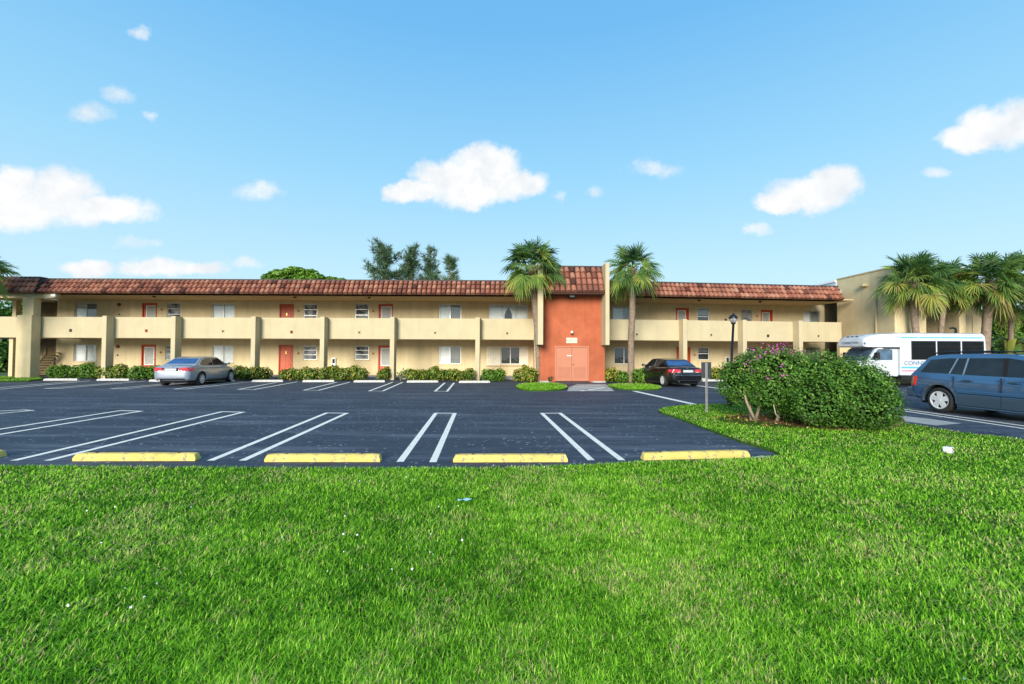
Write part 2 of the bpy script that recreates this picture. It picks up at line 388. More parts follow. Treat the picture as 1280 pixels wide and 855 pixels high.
ISL_C = island([(-60,478.8),(0,478),(35,477),(53,475),(50,471.5),(-60,470.5)])
sheet('grass_island', ISL_A, .06, 'soil', 'small grass island at the foot of the palm left of the orange tower', .1)
sheet('grass_island', ISL_B, .06, 'soil', 'small grass island at the foot of the palm right of the orange tower', .1)
sheet('grass_strip', ISL_C, .06, 'soil', 'strip of grass beside the stair bay at the left end of the building', .1)
sheet('mulch_bed', smooth_loop(island([(905,520),(960,514),(1060,514),(1126,520),(1135,534),(1090,543),(1020,538),(950,530)])), .041, 'mulch', 'bare leaf-littered soil under the big flowering bush')
sheet('concrete_patch', island([(1118,519),(1165,524),(1202,529.5),(1170,532),(1128,526.5)]), .004, 'concrete', 'pale concrete patch on the asphalt beside the blue car')
sheet('gutter_patch', island([(935,572.5),(952,569.5),(962,571),(950,574)]), .004, 'concrete', 'grey worn concrete patch at the end of the rightmost yellow wheel stop')
# the planting strip and walkway before the facade
# parking lines: two parallel strips with a cross bar at the far end
def lines(label, segs, width=.10, z=.004):
    mb = MB()
    for (a, b) in segs:
        p, q = ground(*a), ground(*b); d = (q-p).normalized(); n = Vector((-d.y, d.x, 0))*width/2
        mb.poly([(v.x, v.y, z) for v in (p-n, q-n, q+n, p+n)])
    return tag(mb.build('parking_line', 'paint'), label, None, 'painted parking lines', 'structure')
def dbl(label, n1, f1, n2, f2, bar=True):
    segs = [(n1, f1), (n2, f2)]
    if bar: segs.append((f1, f2))
    mb = MB(); P = [ground(*p) for p in (n1, f1, n2, f2)]
    for p, q in ((P[0], P[1]), (P[2], P[3])):
        d = (q-p).normalized(); n = Vector((-d.y, d.x, 0))*.055
        mb.poly([(v.x, v.y, .004) for v in (p-n, q-n, q+n, p+n)])
    if bar:
        d = (P[3]-P[1]).normalized(); n = (P[1]-P[0]).normalized()*.10; a, b = P[1]+d*.055, P[3]-d*.055
        mb.poly([(v.x, v.y, .004) for v in (a-n, b-n, b, a)])
    tag(mb.build('parking_line', 'paint'), label, None, 'painted parking lines', 'structure')
dbl('double white line at the far left edge of the near parking row', (-70,517.5),(33,512.3),(-70,523.5),(43,513))
dbl('second double white line from the left in the near row', (-90,550.5),(153,513),(-60,553),(178,513.8))
dbl('double white line running out left of the leftmost whole yellow wheel stop', (17,576),(279,514.4),(59,576),(305,515))
dbl('double white line between the first two yellow wheel stops', (263,576),(409,516),(303,576),(434,516.3))
dbl('double white line between the middle two yellow wheel stops', (500,577.5),(545,516.3),(541,578),(568.5,516.4))
dbl('double white line left of the rightmost yellow wheel stop', (739,575.5),(677,516.3),(777.5,575.5),(699.5,516.2))
dbl('double white line on the asphalt beside the blue car', (1330,539.5),(1080,504.6),(1330,543.3),(1080,506.4), False)
far = [('leftmost white line by the building', (-20,486.3),(100,475.8),(0,486.6),(113,475.8)),
       ('white line by the building left of the silver car', (55,485.8),(170,476.3),(71,485.9),(182,476.4)),
       ('white line running under the tail of the silver car', (138,485.9),(240,476.8),(154,486),(253,476.9)),
       ('white line along the right side of the silver car', (217,486.4),(305,476.6),(233,486.5),(317,476.7)),
       ('double white line right of the silver car', (297.5,487),(346,478),(316.5,487.2),(372,477.2)),
       ('double white line before the solid orange ground floor door', (379.4,488),(421,477.7),(398,488.1),(437,477.7)),
       ('double white line before the fin beside the half-hidden screen door', (461,489),(491,477.8),(478,489.1),(503.5,477.8)),
       ('double white line before the long hedge', (543.6,489.4),(556,478.5),(558.6,489.5),(567.6,478.6))]
for lab, n1, f1, n2, f2 in far: dbl(lab, f1, n1, f2, n2)
lines('white line between the grass island and the lawn tip', [((793,489),(875,507))], .24)
lines('white line behind the black car', [((856,480.2),(909,486.8))], .26)
# ------------------------------------------------------------------ building frames
class Frame:
    def __init__(s, ox, oy, ang): s.o = Vector((ox, oy, 0)); s.e = Vector((math.cos(ang), math.sin(ang), 0)); s.n = Vector((-math.sin(ang), math.cos(ang), 0)); s.ang = ang
    def __call__(s, a, d, z): p = s.o + s.e*a + s.n*d; return (p.x, p.y, z)
    def hit(s, px, py, d):
        r = direction(px, py); c = Vector((0, 0, EYE))
        t = (s.o + s.n*d - c).dot(s.n) / r.dot(s.n); p = c + r*t
        return (p - s.o).dot(s.e), p.z
    def a(s, px, d, py=420): return s.hit(px, py, d)[0]
LF = Frame(0, 26.7, 0)
RF = Frame(5.86, 26.7, math.atan2(1.75, 15.4))
WALL_D, PAR_D, FIN_D = 3.5, .55, 0.
Z_EAVE, Z_TOP, Z_SL, Z_PAR, Z_WALK = 5.22, 6.10, 2.51, 3.82, .13
B = empty('apartment_building', (0, 30, 0), 'two storey tan stucco apartment building with clay tile mansard roof and orange central tower', 'building')
def fbox(mb, F, a, b): mb.box(a, b, fn=lambda x, y, z: F(x, y, z))
def part(name, F, boxes, mat, parent=None, bevel=0, **kw):
    mb = MB()
    for a, b in boxes: fbox(mb, F, a, b)
    return mb.build(name, mat, parent or B, bevel=bevel, **kw)
def wall_mesh(mb, F, d, s0, s1, z0, z1, openings, depth=.16, back=True):
    """front face with real openings and reveals"""
    S = sorted({s0, s1, *[o[0] for o in openings], *[o[1] for o in openings]}); Zs = sorted({z0, z1, *[o[2] for o in openings], *[o[3] for o in openings]})
    for i in range(len(S)-1):
        for j in range(len(Zs)-1):
            cs, cz = (S[i]+S[i+1])/2, (Zs[j]+Zs[j+1])/2
            if S[i] < s0-1e-6 or S[i+1] > s1+1e-6 or any(o[0] < cs < o[1] and o[2] < cz < o[3] for o in openings): continue
            mb.poly([F(S[i], d, Zs[j]), F(S[i+1], d, Zs[j]), F(S[i+1], d, Zs[j+1]), F(S[i], d, Zs[j+1])])
    for (a, b, c, e) in openings:
        q = [(a, c), (b, c), (b, e), (a, e)]
        for k in range(4):
            (x0, y0), (x1, y1) = q[k], q[(k+1) % 4]
            mb.poly([F(x0, d, y0), F(x0, d+depth, y0), F(x1, d+depth, y1), F(x1, d, y1)])
    return mb
openL, openR = [], []
def curtain_mesh(F, s0, s1, d, z0, z1, amp=.012, pitch=.09):
    mb = MB(); n = max(4, int((s1-s0)/pitch*4)); vs = []
    for i in range(n+1):
        s = s0+(s1-s0)*i/n; vs += [F(s, d+amp*math.sin(i*math.pi/2), z0), F(s, d+amp*math.sin(i*math.pi/2), z1)]
    mb.add(vs, [(2*i, 2*i+2, 2*i+3, 2*i+1) for i in range(n)]); return mb
def window(F, opens, px0, px1, py0, py1, kind, h=None, label=None, frame='alum', panes=2):
    d = WALL_D; s0, zt = F.hit(px0, py0, d); s1, _ = F.hit(px1, py0, d); zb = F.hit((px0+px1)/2, py1, d)[1] if py1 else zt-h
    opens.append((s0, s1, zb, zt)); g = d+.07; t = .045
    bx = [((s0,g-.02,zb),(s0+t,g+.05,zt)), ((s1-t,g-.02,zb),(s1,g+.05,zt)), ((s0+t,g-.02,zt-t),(s1-t,g+.05,zt)), ((s0+t,g-.02,zb),(s1-t,g+.05,zb+t))]
    n = panes
    if kind != 'jal':
        for k in range(1, n): c = s0+(s1-s0)*k/n; bx.append(((c-t*.6,g-.012,zb+t),(c+t*.6,g+.05,zt-t)))
    wn = part('window', F, bx, frame)
    if label: wn['label'] = label
    part('sill', F, [((s0-.06, d-.05, zb-.05), (s1+.06, d+.06, zb-.002))], 'stucco', wn)
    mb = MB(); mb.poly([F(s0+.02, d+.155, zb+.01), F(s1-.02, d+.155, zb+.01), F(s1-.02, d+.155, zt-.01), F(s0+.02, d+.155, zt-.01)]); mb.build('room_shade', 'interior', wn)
    if kind == 'jal':      # glass louvres
        nl = 8; mb = MB(); hh = (zt-zb-2*t)/nl
        for k in range(nl):
            z0 = zb+t+hh*k; mb.prism([F(s0+t, g-.02, z0), F(s1-t, g-.02, z0), F(s1-t, g+.03, z0+hh), F(s0+t, g+.03, z0+hh)], (0, -.004, 0))
        mb.build('louvres', 'louvre_glass', wn, fix=True)
        part('louvre_rail', F, [((s0+t, g-.03, zb+(zt-zb)*q-.02), (s1-t, g+.01, zb+(zt-zb)*q+.02)) for q in (.36, .68)], 'alum', wn)
        return wn
    mb = MB(); mb.poly([F(s0+t, g+.01, zb+t), F(s1-t, g+.01, zb+t), F(s1-t, g+.01, zt-t), F(s0+t, g+.01, zt-t)]); mb.build('pane', 'pane', wn)
    if kind == 'sash':
        c = (zb+zt)/2; part('meeting_rail', F, [((s0+t, g-.03, c-.03), (s1-t, g-.002, c+.03))], frame, wn)
        curtain_mesh(F, s0+t, s1-t, d+.13, c+.1, zt-t, .004).build('blind', 'grey_blind', wn)
        return wn
    for k, ch in enumerate(kind):
        a, b = s0+(s1-s0)*k/len(kind)+.03, s0+(s1-s0)*(k+1)/len(kind)-.03
        if ch == 'w': curtain_mesh(F, a, b, d+.13, zb+t, zt-t).build('curtain', 'curtain', wn)
        if ch == 'g': curtain_mesh(F, a, b, d+.13, zb+t, zt-t).build('blind', 'grey_blind', wn)
        if ch == 'v':      # tied-back drapes
            c = (a+b)/2; mb = MB()
            for sgn, e in ((1, a), (-1, b)):
                vs = []; N = 12
                for i in range(N+1):
                    q = i/N; zz = zt-t-(zt-zb-2*t)*q; wd = (b-a)*.5*(1-.75*math.sin(min(1, q*1.5)*math.pi/2)**1.4)+.05
                    vs += [F(e, d+.13, zz), F(e+sgn*wd, d+.125, zz)]
                mb.add(vs, [(2*i, 2*i+1, 2*i+3, 2*i+2) for i in range(N)])
            mb.build('curtain', 'curtain', wn)
    return wn
m, t, b = new_mat('louvre_glass'); b.inputs['Base Color'].default_value = (.30, .33, .34, 1); b.inputs['Roughness'].default_value = .08; b.inputs['Specular IOR Level'].default_value = .9
n_ = t.noise(coords(t), 2.2, 4); t.l(t.ramp(n_, [(.35, (.06, .07, .07)), (.6, (.42, .45, .46))]), b.inputs['Base Color']); M['louvre_glass'] = m
def door(F, opens, px0, px1, py0, zf, screen=None, label=None):
    d = WALL_D; s0, zt = F.hit(px0, py0, d); s1, _ = F.hit(px1, py0, d)
    opens.append((s0, s1, zf, zt)); t = .07
    dr = part('door', F, [((s0+t, d+.05, zf+.01), (s1-t, d+.10, zt-t))], 'red_door', bevel=.004)
    if label: dr['label'] = label
    part('door_frame', F, [((s0, d-.025, zf), (s0+t, d+.12, zt)), ((s1-t, d-.025, zf), (s1, d+.12, zt)), ((s0+t, d-.025, zt-t), (s1-t, d+.12, zt))], 'red_door', dr)
    hx = s1-t-.08; mb = MB()
    mb.lathe([(.012, 0), (.03, .015), (.03, .045), (.012, .06)], 10, 'Y', (0, -.06, 0)); vs = [F(hx+x, d+.05+y, zf+1.0+z) for x, y, z in mb.v]; k = MB(); k.add(vs, mb.f)
    if screen is None:
        k.build('knob', 'brass', dr, smooth=True)
        mb = MB(); w_ = s1-s0-2*t
        for (za, zb_, fx0, fx1) in ((.15,.75,.12,.46),(.15,.75,.54,.88),(.9,1.85,.12,.46),(.9,1.85,.54,.88)):
            fbox(mb, F, (s0+t+w_*fx0, d+.035, zf+za), (s0+t+w_*fx1, d+.052, zf+zb_))
        mb.build('raised_panel', 'red_door', dr, bevel=.012)
        part('knocker', F, [(((s0+s1)/2-.03, d+.02, zf+1.42), ((s0+s1)/2+.03, d+.034, zf+1.62))], 'brass', dr)
    else:
        k.build('handle', 'alum', dr, smooth=True)
        a, b_ = F.a(screen[0], d), F.a(screen[1], d); zt2 = zt-t-.10; zb2 = zf+.62
        wn = part('screen_frame', F, [((a, d+.02, zb2), (a+.05, d+.053, zt2)), ((b_-.05, d+.02, zb2), (b_, d+.053, zt2)), ((a+.05, d+.02, zt2-.05), (b_-.05, d+.053, zt2)), ((a+.05, d+.02, zb2), (b_-.05, d+.053, zb2+.05))], 'white', dr)
        part('screen', F, [((a+.05, d+.035, zb2+.05), (b_-.05, d+.048, zt2-.05))], 'screen', dr)
    return dr
ZU, ZL = 2.76, Z_WALK
UH = 1.22
# left wing, upper floor
window(LF, openL, 93.3, 121.2, 378.4, None, 'wg', UH, 'sliding window with white curtain left and dark right half, upstairs by the stair bay')
door(LF, openL, 178, 196.5, 378.6, ZU, (181.6, 195), 'red door with white screen panel behind the balcony above the silver car')
window(LF, openL, 208.8, 225.8, 378.6, None, 'jal', UH)
window(LF, openL, 265, 293, 379.4, None, 'ww', UH, 'window with closed white curtains upstairs')
door(LF, openL, 349.5, 367.5, 380, ZU, None, 'solid red-orange panelled door upstairs')
window(LF, openL, 379.4, 396.6, 380, None, 'jal', UH)
window(LF, openL, 443.9, 461.1, 379.6, None, 'jal', UH)
door(LF, openL, 473.2, 491.5, 380, ZU, (476.2, 489))
window(LF, openL, 548.8, 576.6, 380.4, None, 'wg', UH)
window(LF, openL, 611.5, 659.4, 380.4, None, 'wvw', UH, 'wide three-light window with tied-back white drapes upstairs', panes=3)
# left wing, lower floor
window(LF, openL, 92.3, 120.1, 430.7, 451.6, 'ww')
door(LF, openL, 177, 195.2, 430.6, ZL, (180.8, 193), 'red door with white framed screen behind the tail of the silver car')
window(LF, openL, 207, 224.6, 431, 450, 'jal')
window(LF, openL, 265, 291.6, 431.7, 453.4, 'ww')
door(LF, openL, 348.5, 366.6, 431.2, ZL, None, 'solid red-orange panelled door on the ground floor')
window(LF, openL, 378.9, 395.9, 432, 449.8, 'jal')
window(LF, openL, 443.9, 461, 432.2, 449.6, 'jal')
door(LF, openL, 472.7, 491, 431.8, ZL, (476.2, 488.5))
window(LF, openL, 548.8, 576.4, 432.8, 455, 'wg')
window(LF, openL, 626, 650, 433.4, 455.3, 'nn', frame='white', label='dark sliding window between ivory shutter panels beside the tower')
# right wing
window(RF, openR, 766, 793.5, 384, None, 'wg', UH)
door(RF, openR, 844.8, 861, 384.8, ZU, (847.3, 857.5), 'red screen door upstairs on the right wing, nearer the tower')
window(RF, openR, 871.8, 886.8, 384.8, None, 'sash', UH, frame='white', panes=1)
window(RF, openR, 926.4, 940.2, 386.8, None, 'jal', UH)
door(RF, openR, 951, 965.5, 387.2, ZU, (953, 962.5), 'red screen door upstairs near the far right end')
window(RF, openR, 1003.9, 1024.5, 388.8, None, 'wg', UH)
window(RF, openR, 767.7, 793, 434, 455, 'nn', frame='white', label='white framed dark sliding window between the tower and the black car')
door(RF, openR, 845.5, 862.8, 434, ZL, None)
window(RF, openR, 872.6, 886.8, 434, 450, 'sash', frame='white', panes=1)
window(RF, openR, 932, 947, 434, 452, 'jal')
door(RF, openR, 953, 971, 434.2, ZL, None)
window(RF, openR, 1007, 1026, 434.6, 452, 'gg')
# walls
sL0, sL1 = LF.a(70.5, WALL_D), LF.a(676, WALL_D); sR0, sR1 = RF.a(752, WALL_D), RF.a(1031, WALL_D)
sRE = RF.a(1051.5, PAR_D)
wall_mesh(MB(), LF, WALL_D, sL0, sL1, 0, Z_EAVE+.1, openL).build('facade_wall', 'stucco', B)
wall_mesh(MB(), RF, WALL_D, sR0, sR1, 0, Z_EAVE+.1, openR).build('facade_wall', 'stucco', B)
# slabs, parapets, soffits, walkway, fins
pL0, pL1, pR0, pR1 = LF.a(41, PAR_D), LF.a(671, PAR_D), RF.a(757, PAR_D), RF.a(1050.5, PAR_D)
part('balcony_slab', LF, [((pL0, PAR_D+.13, Z_SL+.02), (pL1+.8, WALL_D, Z_SL+.24))], 'soffit')
part('balcony_slab', RF, [((pR0-.3, PAR_D+.13, Z_SL+.02), (pR1, WALL_D, Z_SL+.24))], 'soffit')
part('balcony_parapet', LF, [((pL0, PAR_D, Z_SL), (pL1+.8, PAR_D+.14, Z_PAR))], 'parapet', bevel=.02)
part('balcony_parapet', RF, [((pR0-.3, PAR_D, Z_SL), (pR1+.1, PAR_D+.14, Z_PAR))], 'parapet', bevel=.02)
part('walkway', LF, [((LF.a(70, 1.), 1.0, -.02), (pL1+.5, WALL_D+.3, Z_WALK))], 'concrete', bevel=.02)
part('walkway', RF, [((pR0-.3, 1.0, -.02), (pR1+.4, WALL_D+.3, Z_WALK))], 'concrete', bevel=.02)
part('soffit', LF, [((sL0-.01, .02, Z_EAVE), (sL1, WALL_D+.02, Z_EAVE+.08))], 'soffit')
part('soffit', RF, [((sR0, .02, Z_EAVE), (pR1+.5, WALL_D+.02, Z_EAVE+.08))], 'soffit')
for px in (126.3, 212.7, 313, 399.3, 487, 594, 668):
    s = LF.a(px, FIN_D, 450); part('fin_column', LF, [((s, FIN_D, 0), (s+.27, PAR_D-.003, Z_PAR+.03))], 'parapet', bevel=.015)
for px in (859.3, 934, 1004.2):
    s = RF.a(px, FIN_D, 450); part('fin_column', RF, [((s-.27, FIN_D, 0), (s, PAR_D-.003, Z_PAR+.03))], 'parapet', bevel=.015)
# lower part of each fin carries the slab: a pier behind it
# scuppers
for F, lst in ((LF, [(88.4,413,'coping'),(183,413.4,'orange'),(278.7,414,'gutter'),(364.5,415,'orange'),(449,415.5,'gutter'),(543.9,416,'gutter'),(633.9,416.6,'gutter')]), (RF, [(796,418,'gutter'),(888.9,418.7,'gutter'),(960,419.8,'coping'),(1023,420,'gutter')])):
    for px, py, mm in lst:
        s, z = F.hit(px, py, PAR_D)
        o = part('scupper', F, [((s-.08, PAR_D-.02, z-.09), (s+.08, PAR_D+.01, z-.06)), ((s-.08, PAR_D-.02, z+.06), (s+.08, PAR_D+.01, z+.09)), ((s-.08, PAR_D-.02, z-.06), (s-.05, PAR_D+.01, z+.06)), ((s+.05, PAR_D-.02, z-.06), (s+.08, PAR_D+.01, z+.06))], mm)
        part('hole_shade', F, [((s-.05, PAR_D-.008, z-.06), (s+.05, PAR_D+.01, z+.06))], 'dark', o)  # solid dark block, the shade of the scupper hole as colour
# ------------------------------------------------------------------ clay tile mansards
def mansard(F, s0, s1, d0, z0, d1, z1, courses, hip0=0., hip1=0., pitch=.30):
    mb = MB(); nT = max(1, round((s1-s0)/pitch)); pt = (s1-s0)/nT; sl = Vector((d1-d0, z1-z0)); L = sl.length; nx, nz = -sl.y/L, sl.x/L
    for j in range(courses):
        t0, t1 = j/courses, min(1., (j+1.12)/courses)
        for i in range(nT):
            tint = RNG.random()*.75+.15+(.0 if RNG.random() > .12 else -.3)
            ki = 8; vs = []
            lift = .03+RNG.random()*.012
            for (tt, off) in ((t0, lift+.075), (t1, lift-.02)):
                for k in range(ki+1):
                    q = k/ki; hgt = (.130 if tt == t0 else .095)*max(0., math.sin(math.pi*q))**.6 if 0 < q < 1 else 0
                    aa = s0+pt*(i+.08+.84*q); sh = hip0*tt*(1-(aa-s0)/(s1-s0)) - hip1*tt*((aa-s0)/(s1-s0))
                    o = off+hgt
                    vs.append(F(aa+sh, d0+(d1-d0)*tt+nx*o, z0+(z1-z0)*tt+nz*o))
            n = ki+1; fs = [(k, k+1, n+k+1, n+k) for k in range(ki)]
            # scalloped butt end
            base = [F(s0+pt*(i+.08+.84*k/ki), d0+(d1-d0)*t0+nx*.0, z0+(z1-z0)*t0+nz*.0) for k in range(ki+1)]
            vs += base; fs += [(2*n+k, 2*n+k+1, k+1, k) for k in range(ki)]
            mb.add(vs, fs, max(0., min(1., tint)))
    return mb
def roof(F, s0, s1, d0, d1, z0, z1, courses, **kw):
    r = mansard(F, s0, s1, d0, z0, d1, z1, courses, **kw).build('tile_roof', 'tile', B, smooth=False)
    mb = MB(); h0, h1 = kw.get('hip0', 0.), kw.get('hip1', 0.)
    mb.add([F(s0, d0, z0), F(s1, d0, z0), F(s1-h1, d1, z1), F(s0+h0, d1, z1), F(s0, d1+.3, z0), F(s1, d1+.3, z0), F(s1-h1, d1+.3, z1), F(s0+h0, d1+.3, z1)],
           [(0,1,2,3),(4,7,6,5),(0,4,5,1),(3,2,6,7),(1,5,6,2),(0,3,7,4)]); mb.build('roof_core', 'coping', r)  # dark core paints the shade in the gaps between tiles
    part('coping', F, [((s0+h0-.03, d1-.12, z1), (s1-h1+.03, d1+.35, z1+.09))], 'coping', r)
    return r
roof(LF, LF.a(48, .0), LF.a(674, .0), -.08, .42, Z_EAVE, Z_TOP, 3, hip0=.0)
roof(RF, RF.a(760, .0), RF.a(1053.5, .0), -.08, .42, Z_EAVE, Z_TOP+.02, 3)
part('roof_deck', LF, [((LF.a(48,0)-.5, .7, Z_TOP-.3), (LF.a(690,0), 14, Z_TOP-.1))], 'grey_deck')
part('roof_deck', RF, [((RF.a(735,0), .7, Z_TOP-.3), (pR1+.3, 14, Z_TOP-.1))], 'grey_deck')
part('building_body', LF, [((sL0+.05, WALL_D+.2, 0), (sL1+.2, 13.5, Z_TOP-.31))], 'stucco')
part('building_body', RF, [((sR0-.1, WALL_D+.2, 0), (pR1, 13.5, Z_TOP-.31))], 'stucco')
# ------------------------------------------------------------------ left stair bay
a0, a1 = LF.a(20, .0, 450), LF.a(39, .0, 450)
roof(LF, LF.a(-70, -.3), LF.a(44, -.3), -.38, .30, Z_EAVE-.03, Z_TOP+.08, 3, hip1=.38)
part('corner_pier', LF, [((a0, -.05, 0), (a1, .50, Z_PAR+.05))], 'stucco', bevel=.03)
part('corner_column', LF, [((LF.a(27, .05), .05, Z_PAR+.05), (LF.a(40.5, .05), .5, Z_EAVE))], 'stucco', bevel=.02)
part('bay_parapet', LF, [((LF.a(-70, .6), .6, Z_SL), (a0+.05, .74, Z_PAR))], 'parapet', bevel=.02)
part('bay_slab', LF, [((LF.a(-70, .6), .75, Z_SL+.02), (sL0-.002, 7, Z_SL+.24))], 'soffit')
part('bay_post', LF, [((LF.a(11.6, .9), .9, 0), (LF.a(16.5, .9), 1.2, Z_SL))], 'stucco')
part('bay_post', LF, [((LF.a(14.5, 3.), 3., Z_SL+.24), (LF.a(19, 3.), 3.3, Z_EAVE))], 'stucco')
part('bay_beam', LF, [((LF.a(-70, .1), .1, Z_EAVE-.28), (LF.a(72, .3), .4, Z_EAVE-.002))], 'stucco')
part('bay_soffit', LF, [((LF.a(-70, .3), .41, Z_EAVE-.08), (sL0-.02, 7, Z_EAVE-.01))], 'soffit')
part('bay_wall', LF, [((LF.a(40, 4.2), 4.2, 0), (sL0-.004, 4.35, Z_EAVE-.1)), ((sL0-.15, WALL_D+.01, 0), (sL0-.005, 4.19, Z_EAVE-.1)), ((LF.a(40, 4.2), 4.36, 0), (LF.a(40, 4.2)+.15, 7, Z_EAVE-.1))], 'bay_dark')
st = MB(); sx0, sx1 = LF.a(38, 3.0), LF.a(66, 3.0); N = 9
for k in range(N): fbox(st, LF, (sx0+(sx1-sx0)*k/N, 2.7, .13+k*.175), (sx0+(sx1-sx0)*(k+1.15)/N, 3.6, .13+k*.175+.06))
st.build('stair', 'stair_tread', B)
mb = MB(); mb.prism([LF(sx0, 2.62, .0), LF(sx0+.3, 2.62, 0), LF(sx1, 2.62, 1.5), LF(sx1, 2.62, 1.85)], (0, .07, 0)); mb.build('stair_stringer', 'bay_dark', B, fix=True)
mb = MB(); mb.tube([LF(sx0, 2.62, 1.05), LF(sx1, 2.62, 2.5)], .025)
for k in range(7): q = k/6; mb.tube([LF(sx0+(sx1-sx0)*q, 2.62, .15+1.45*q), LF(sx0+(sx1-sx0)*q, 2.62, 1.05+1.45*q)], .012, 6)
mb.build('stair_rail', 'black_metal', B)
part('floodlight', LF, [((LF.a(66, .2), -.02, Z_EAVE-.22), (LF.a(72, .2), .09, Z_EAVE-.05))], 'white', bevel=.02)
# ------------------------------------------------------------------ orange tower
TW = Frame(0, 25.2, R(1.5))
t0, t1 = TW.a(675, 0, 450), TW.a(756, 0, 450)
dA, dB = TW.a(694.5, 0), TW.a(735, 0); dz = TW.hit(715, 433.4, 0)[1]
wall_mesh(MB(), TW, 0, t0, t1, 0, 5.25, [(dA, dB, .08, dz)], .12).build('tower_wall', 'orange', B)
part('tower_side', TW, [((t0, .001, 0), (t0+.15, 5.2, 6.3)), ((t1-.15, .001, 0), (t1, 5.2, 6.3)), ((t0+.151, .15, 5.25), (t1-.151, 5.2, 6.3))], 'orange')
part('tower_back', TW, [((dA-.2, .125, 0), (dB+.2, .14, dz+.2))], 'coping')
P0, P1 = TW.a(672.3, -1.15), TW.a(679, -1.15); Q0, Q1 = TW.a(757, -1.15), TW.a(762, -1.15)
zp0 = TW.hit(757, 431.3, -1.15)[1]
for s0, s1 in ((P0, P1), (Q0, Q1)):
    part('pilaster', TW, [((s0, -1.15, zp0), (s1, 1.8, 6.72))], 'parapet', bevel=.015)
roof(TW, P1+.02, Q0-.02, -1.05, -.15, 5.06, 6.62, 4, pitch=.31)
part('tower_soffit', TW, [((P1+.02, -1.0, 5.0), (Q0-.02, -.004, 5.055))], 'coping')
dd = empty('double_door', TW((dA+dB)/2, .05, 0), 'salmon double door', None); del dd['label']
dd.parent = B; dd.location = Vector(TW((dA+dB)/2, .05, 0)) - B.location
c = (dA+dB)/2
for (x0, x1) in ((dA+.03, c-.006), (c+.006, dB-.03)):
    lf = part('door_leaf', TW, [((x0, .03, .09), (x1, .075, dz-.03))], 'orange_door', dd, bevel=.004)
    mb = MB(); wv = (x1-x0)*.15
    for k in range(14): fbox(mb, TW, (x0+wv, .012, .25+k*.045), (x1-wv, .0295, .25+k*.045+.022))
    fbox(mb, TW, (x0+wv-.03, .014, .22), (x0+wv-.001, .0295, .90)); fbox(mb, TW, (x1-wv+.001, .014, .22), (x1-wv+.03, .0295, .90)); fbox(mb, TW, (x0+wv, .014, .88), (x1-wv, .0295, .905))
    mb.build('louvre_vent', 'orange_door', lf)
part('door_frame', TW, [((dA-.04, -.02, .08), (dA+.028, .11, dz+.04)), ((dB-.028, -.02, .08), (dB+.04, .11, dz+.04)), ((dA+.029, -.02, dz-.028), (dB-.029, .11, dz+.04))], 'orange_door', dd)
part('threshold', TW, [((dA-.05, -.25, 0), (dB+.05, .0, .075))], 'coping', dd)
mb = MB(); mb.lathe([(.015, 0), (.035, -.02), (.035, -.05), (.01, -.07)], 12, 'Y', TW(c+.07, .03, 1.05)); mb.build('knob', 'brass', dd, smooth=True)
s, z = TW.hit(711.5, 444.5, 0); part('door_plate', TW, [((s-.13, .018, z-.025), (s+.13, .029, z+.025))], 'white', dd)
s, z = TW.hit(714, 370, -.0); fl = part('tower_floodlight', TW, [((s-.17, -.34, z-.15), (s+.17, -.002, z+.09))], 'black_metal', bevel=.02)
part('lens', TW, [((s-.13, -.352, z-.11), (s+.13, -.341, z+.06))], 'white', fl)
s, z = TW.hit(714.7, 415.3, -.0); mb = MB(); mb.lathe([(.0, -.17), (.06, -.16), (.085, -.08), (.085, -.003)], 14, 'Y', TW(s, 0, z)); cm = mb.build('wall_lamp', 'white', B, smooth=True)
part('lamp_shade_rim', TW, [((s-.06, -.15, z-.13), (s+.06, -.01, z-.08))], 'coping', cm)
part('plinth', TW, [((t0-.02, -.12, 0), (dA-.25, -.003, .09)), ((dB+.25, -.12, 0), (t1+.02, -.003, .09))], 'concrete')
# sign on the tower
s, z = TW.hit(714.6, 425.6, 0); sw, sh = .315, .155
sg = empty('tower_sign', TW(s, -.03, z), 'small cream name sign with green lettering above the salmon double door', 'sign', None, TW.ang)
mb = MB(); mb.box((-sw, 0, -sh), (sw, .028, sh)); mb.build('sign_board', 'sign_face', sg, local=True, bevel=.006)
rx = (math.pi/2, 0, 0)
text('lettering', '1080', .075, 'letter_green', sg, (0, -.002, .095), rx); text('lettering', 'SOMERSET', .105, 'letter_green', sg, (-.08, -.002, .0), rx)
text('lettering', 'K', .13, 'letter_green', sg, (.235, -.002, .01), rx); text('lettering', 'APARTMENTS', .062, 'letter_green', sg, (0, -.002, -.10), rx)
# ------------------------------------------------------------------ right end wing
e0 = Vector(RF(sRE, .0, 0)); wx = e0.x
part_w = lambda name, a, b, mat, **k: (lambda mb: mb.build(name, mat, B, **k))(MB().box(a, b))
xW = 22.55; yF, yB = 25.75, 30.3
mb = MB(); zt_b, zt_f = 6.75, 6.95
mb.box((xW, yF, 0), (24.4, yB, 6.85)); mb.build('end_wing', 'stucco', B)
part_w('end_wing_coping', (xW-.04, yF-.04, 6.85), (24.44, yB, 6.93), 'gutter')
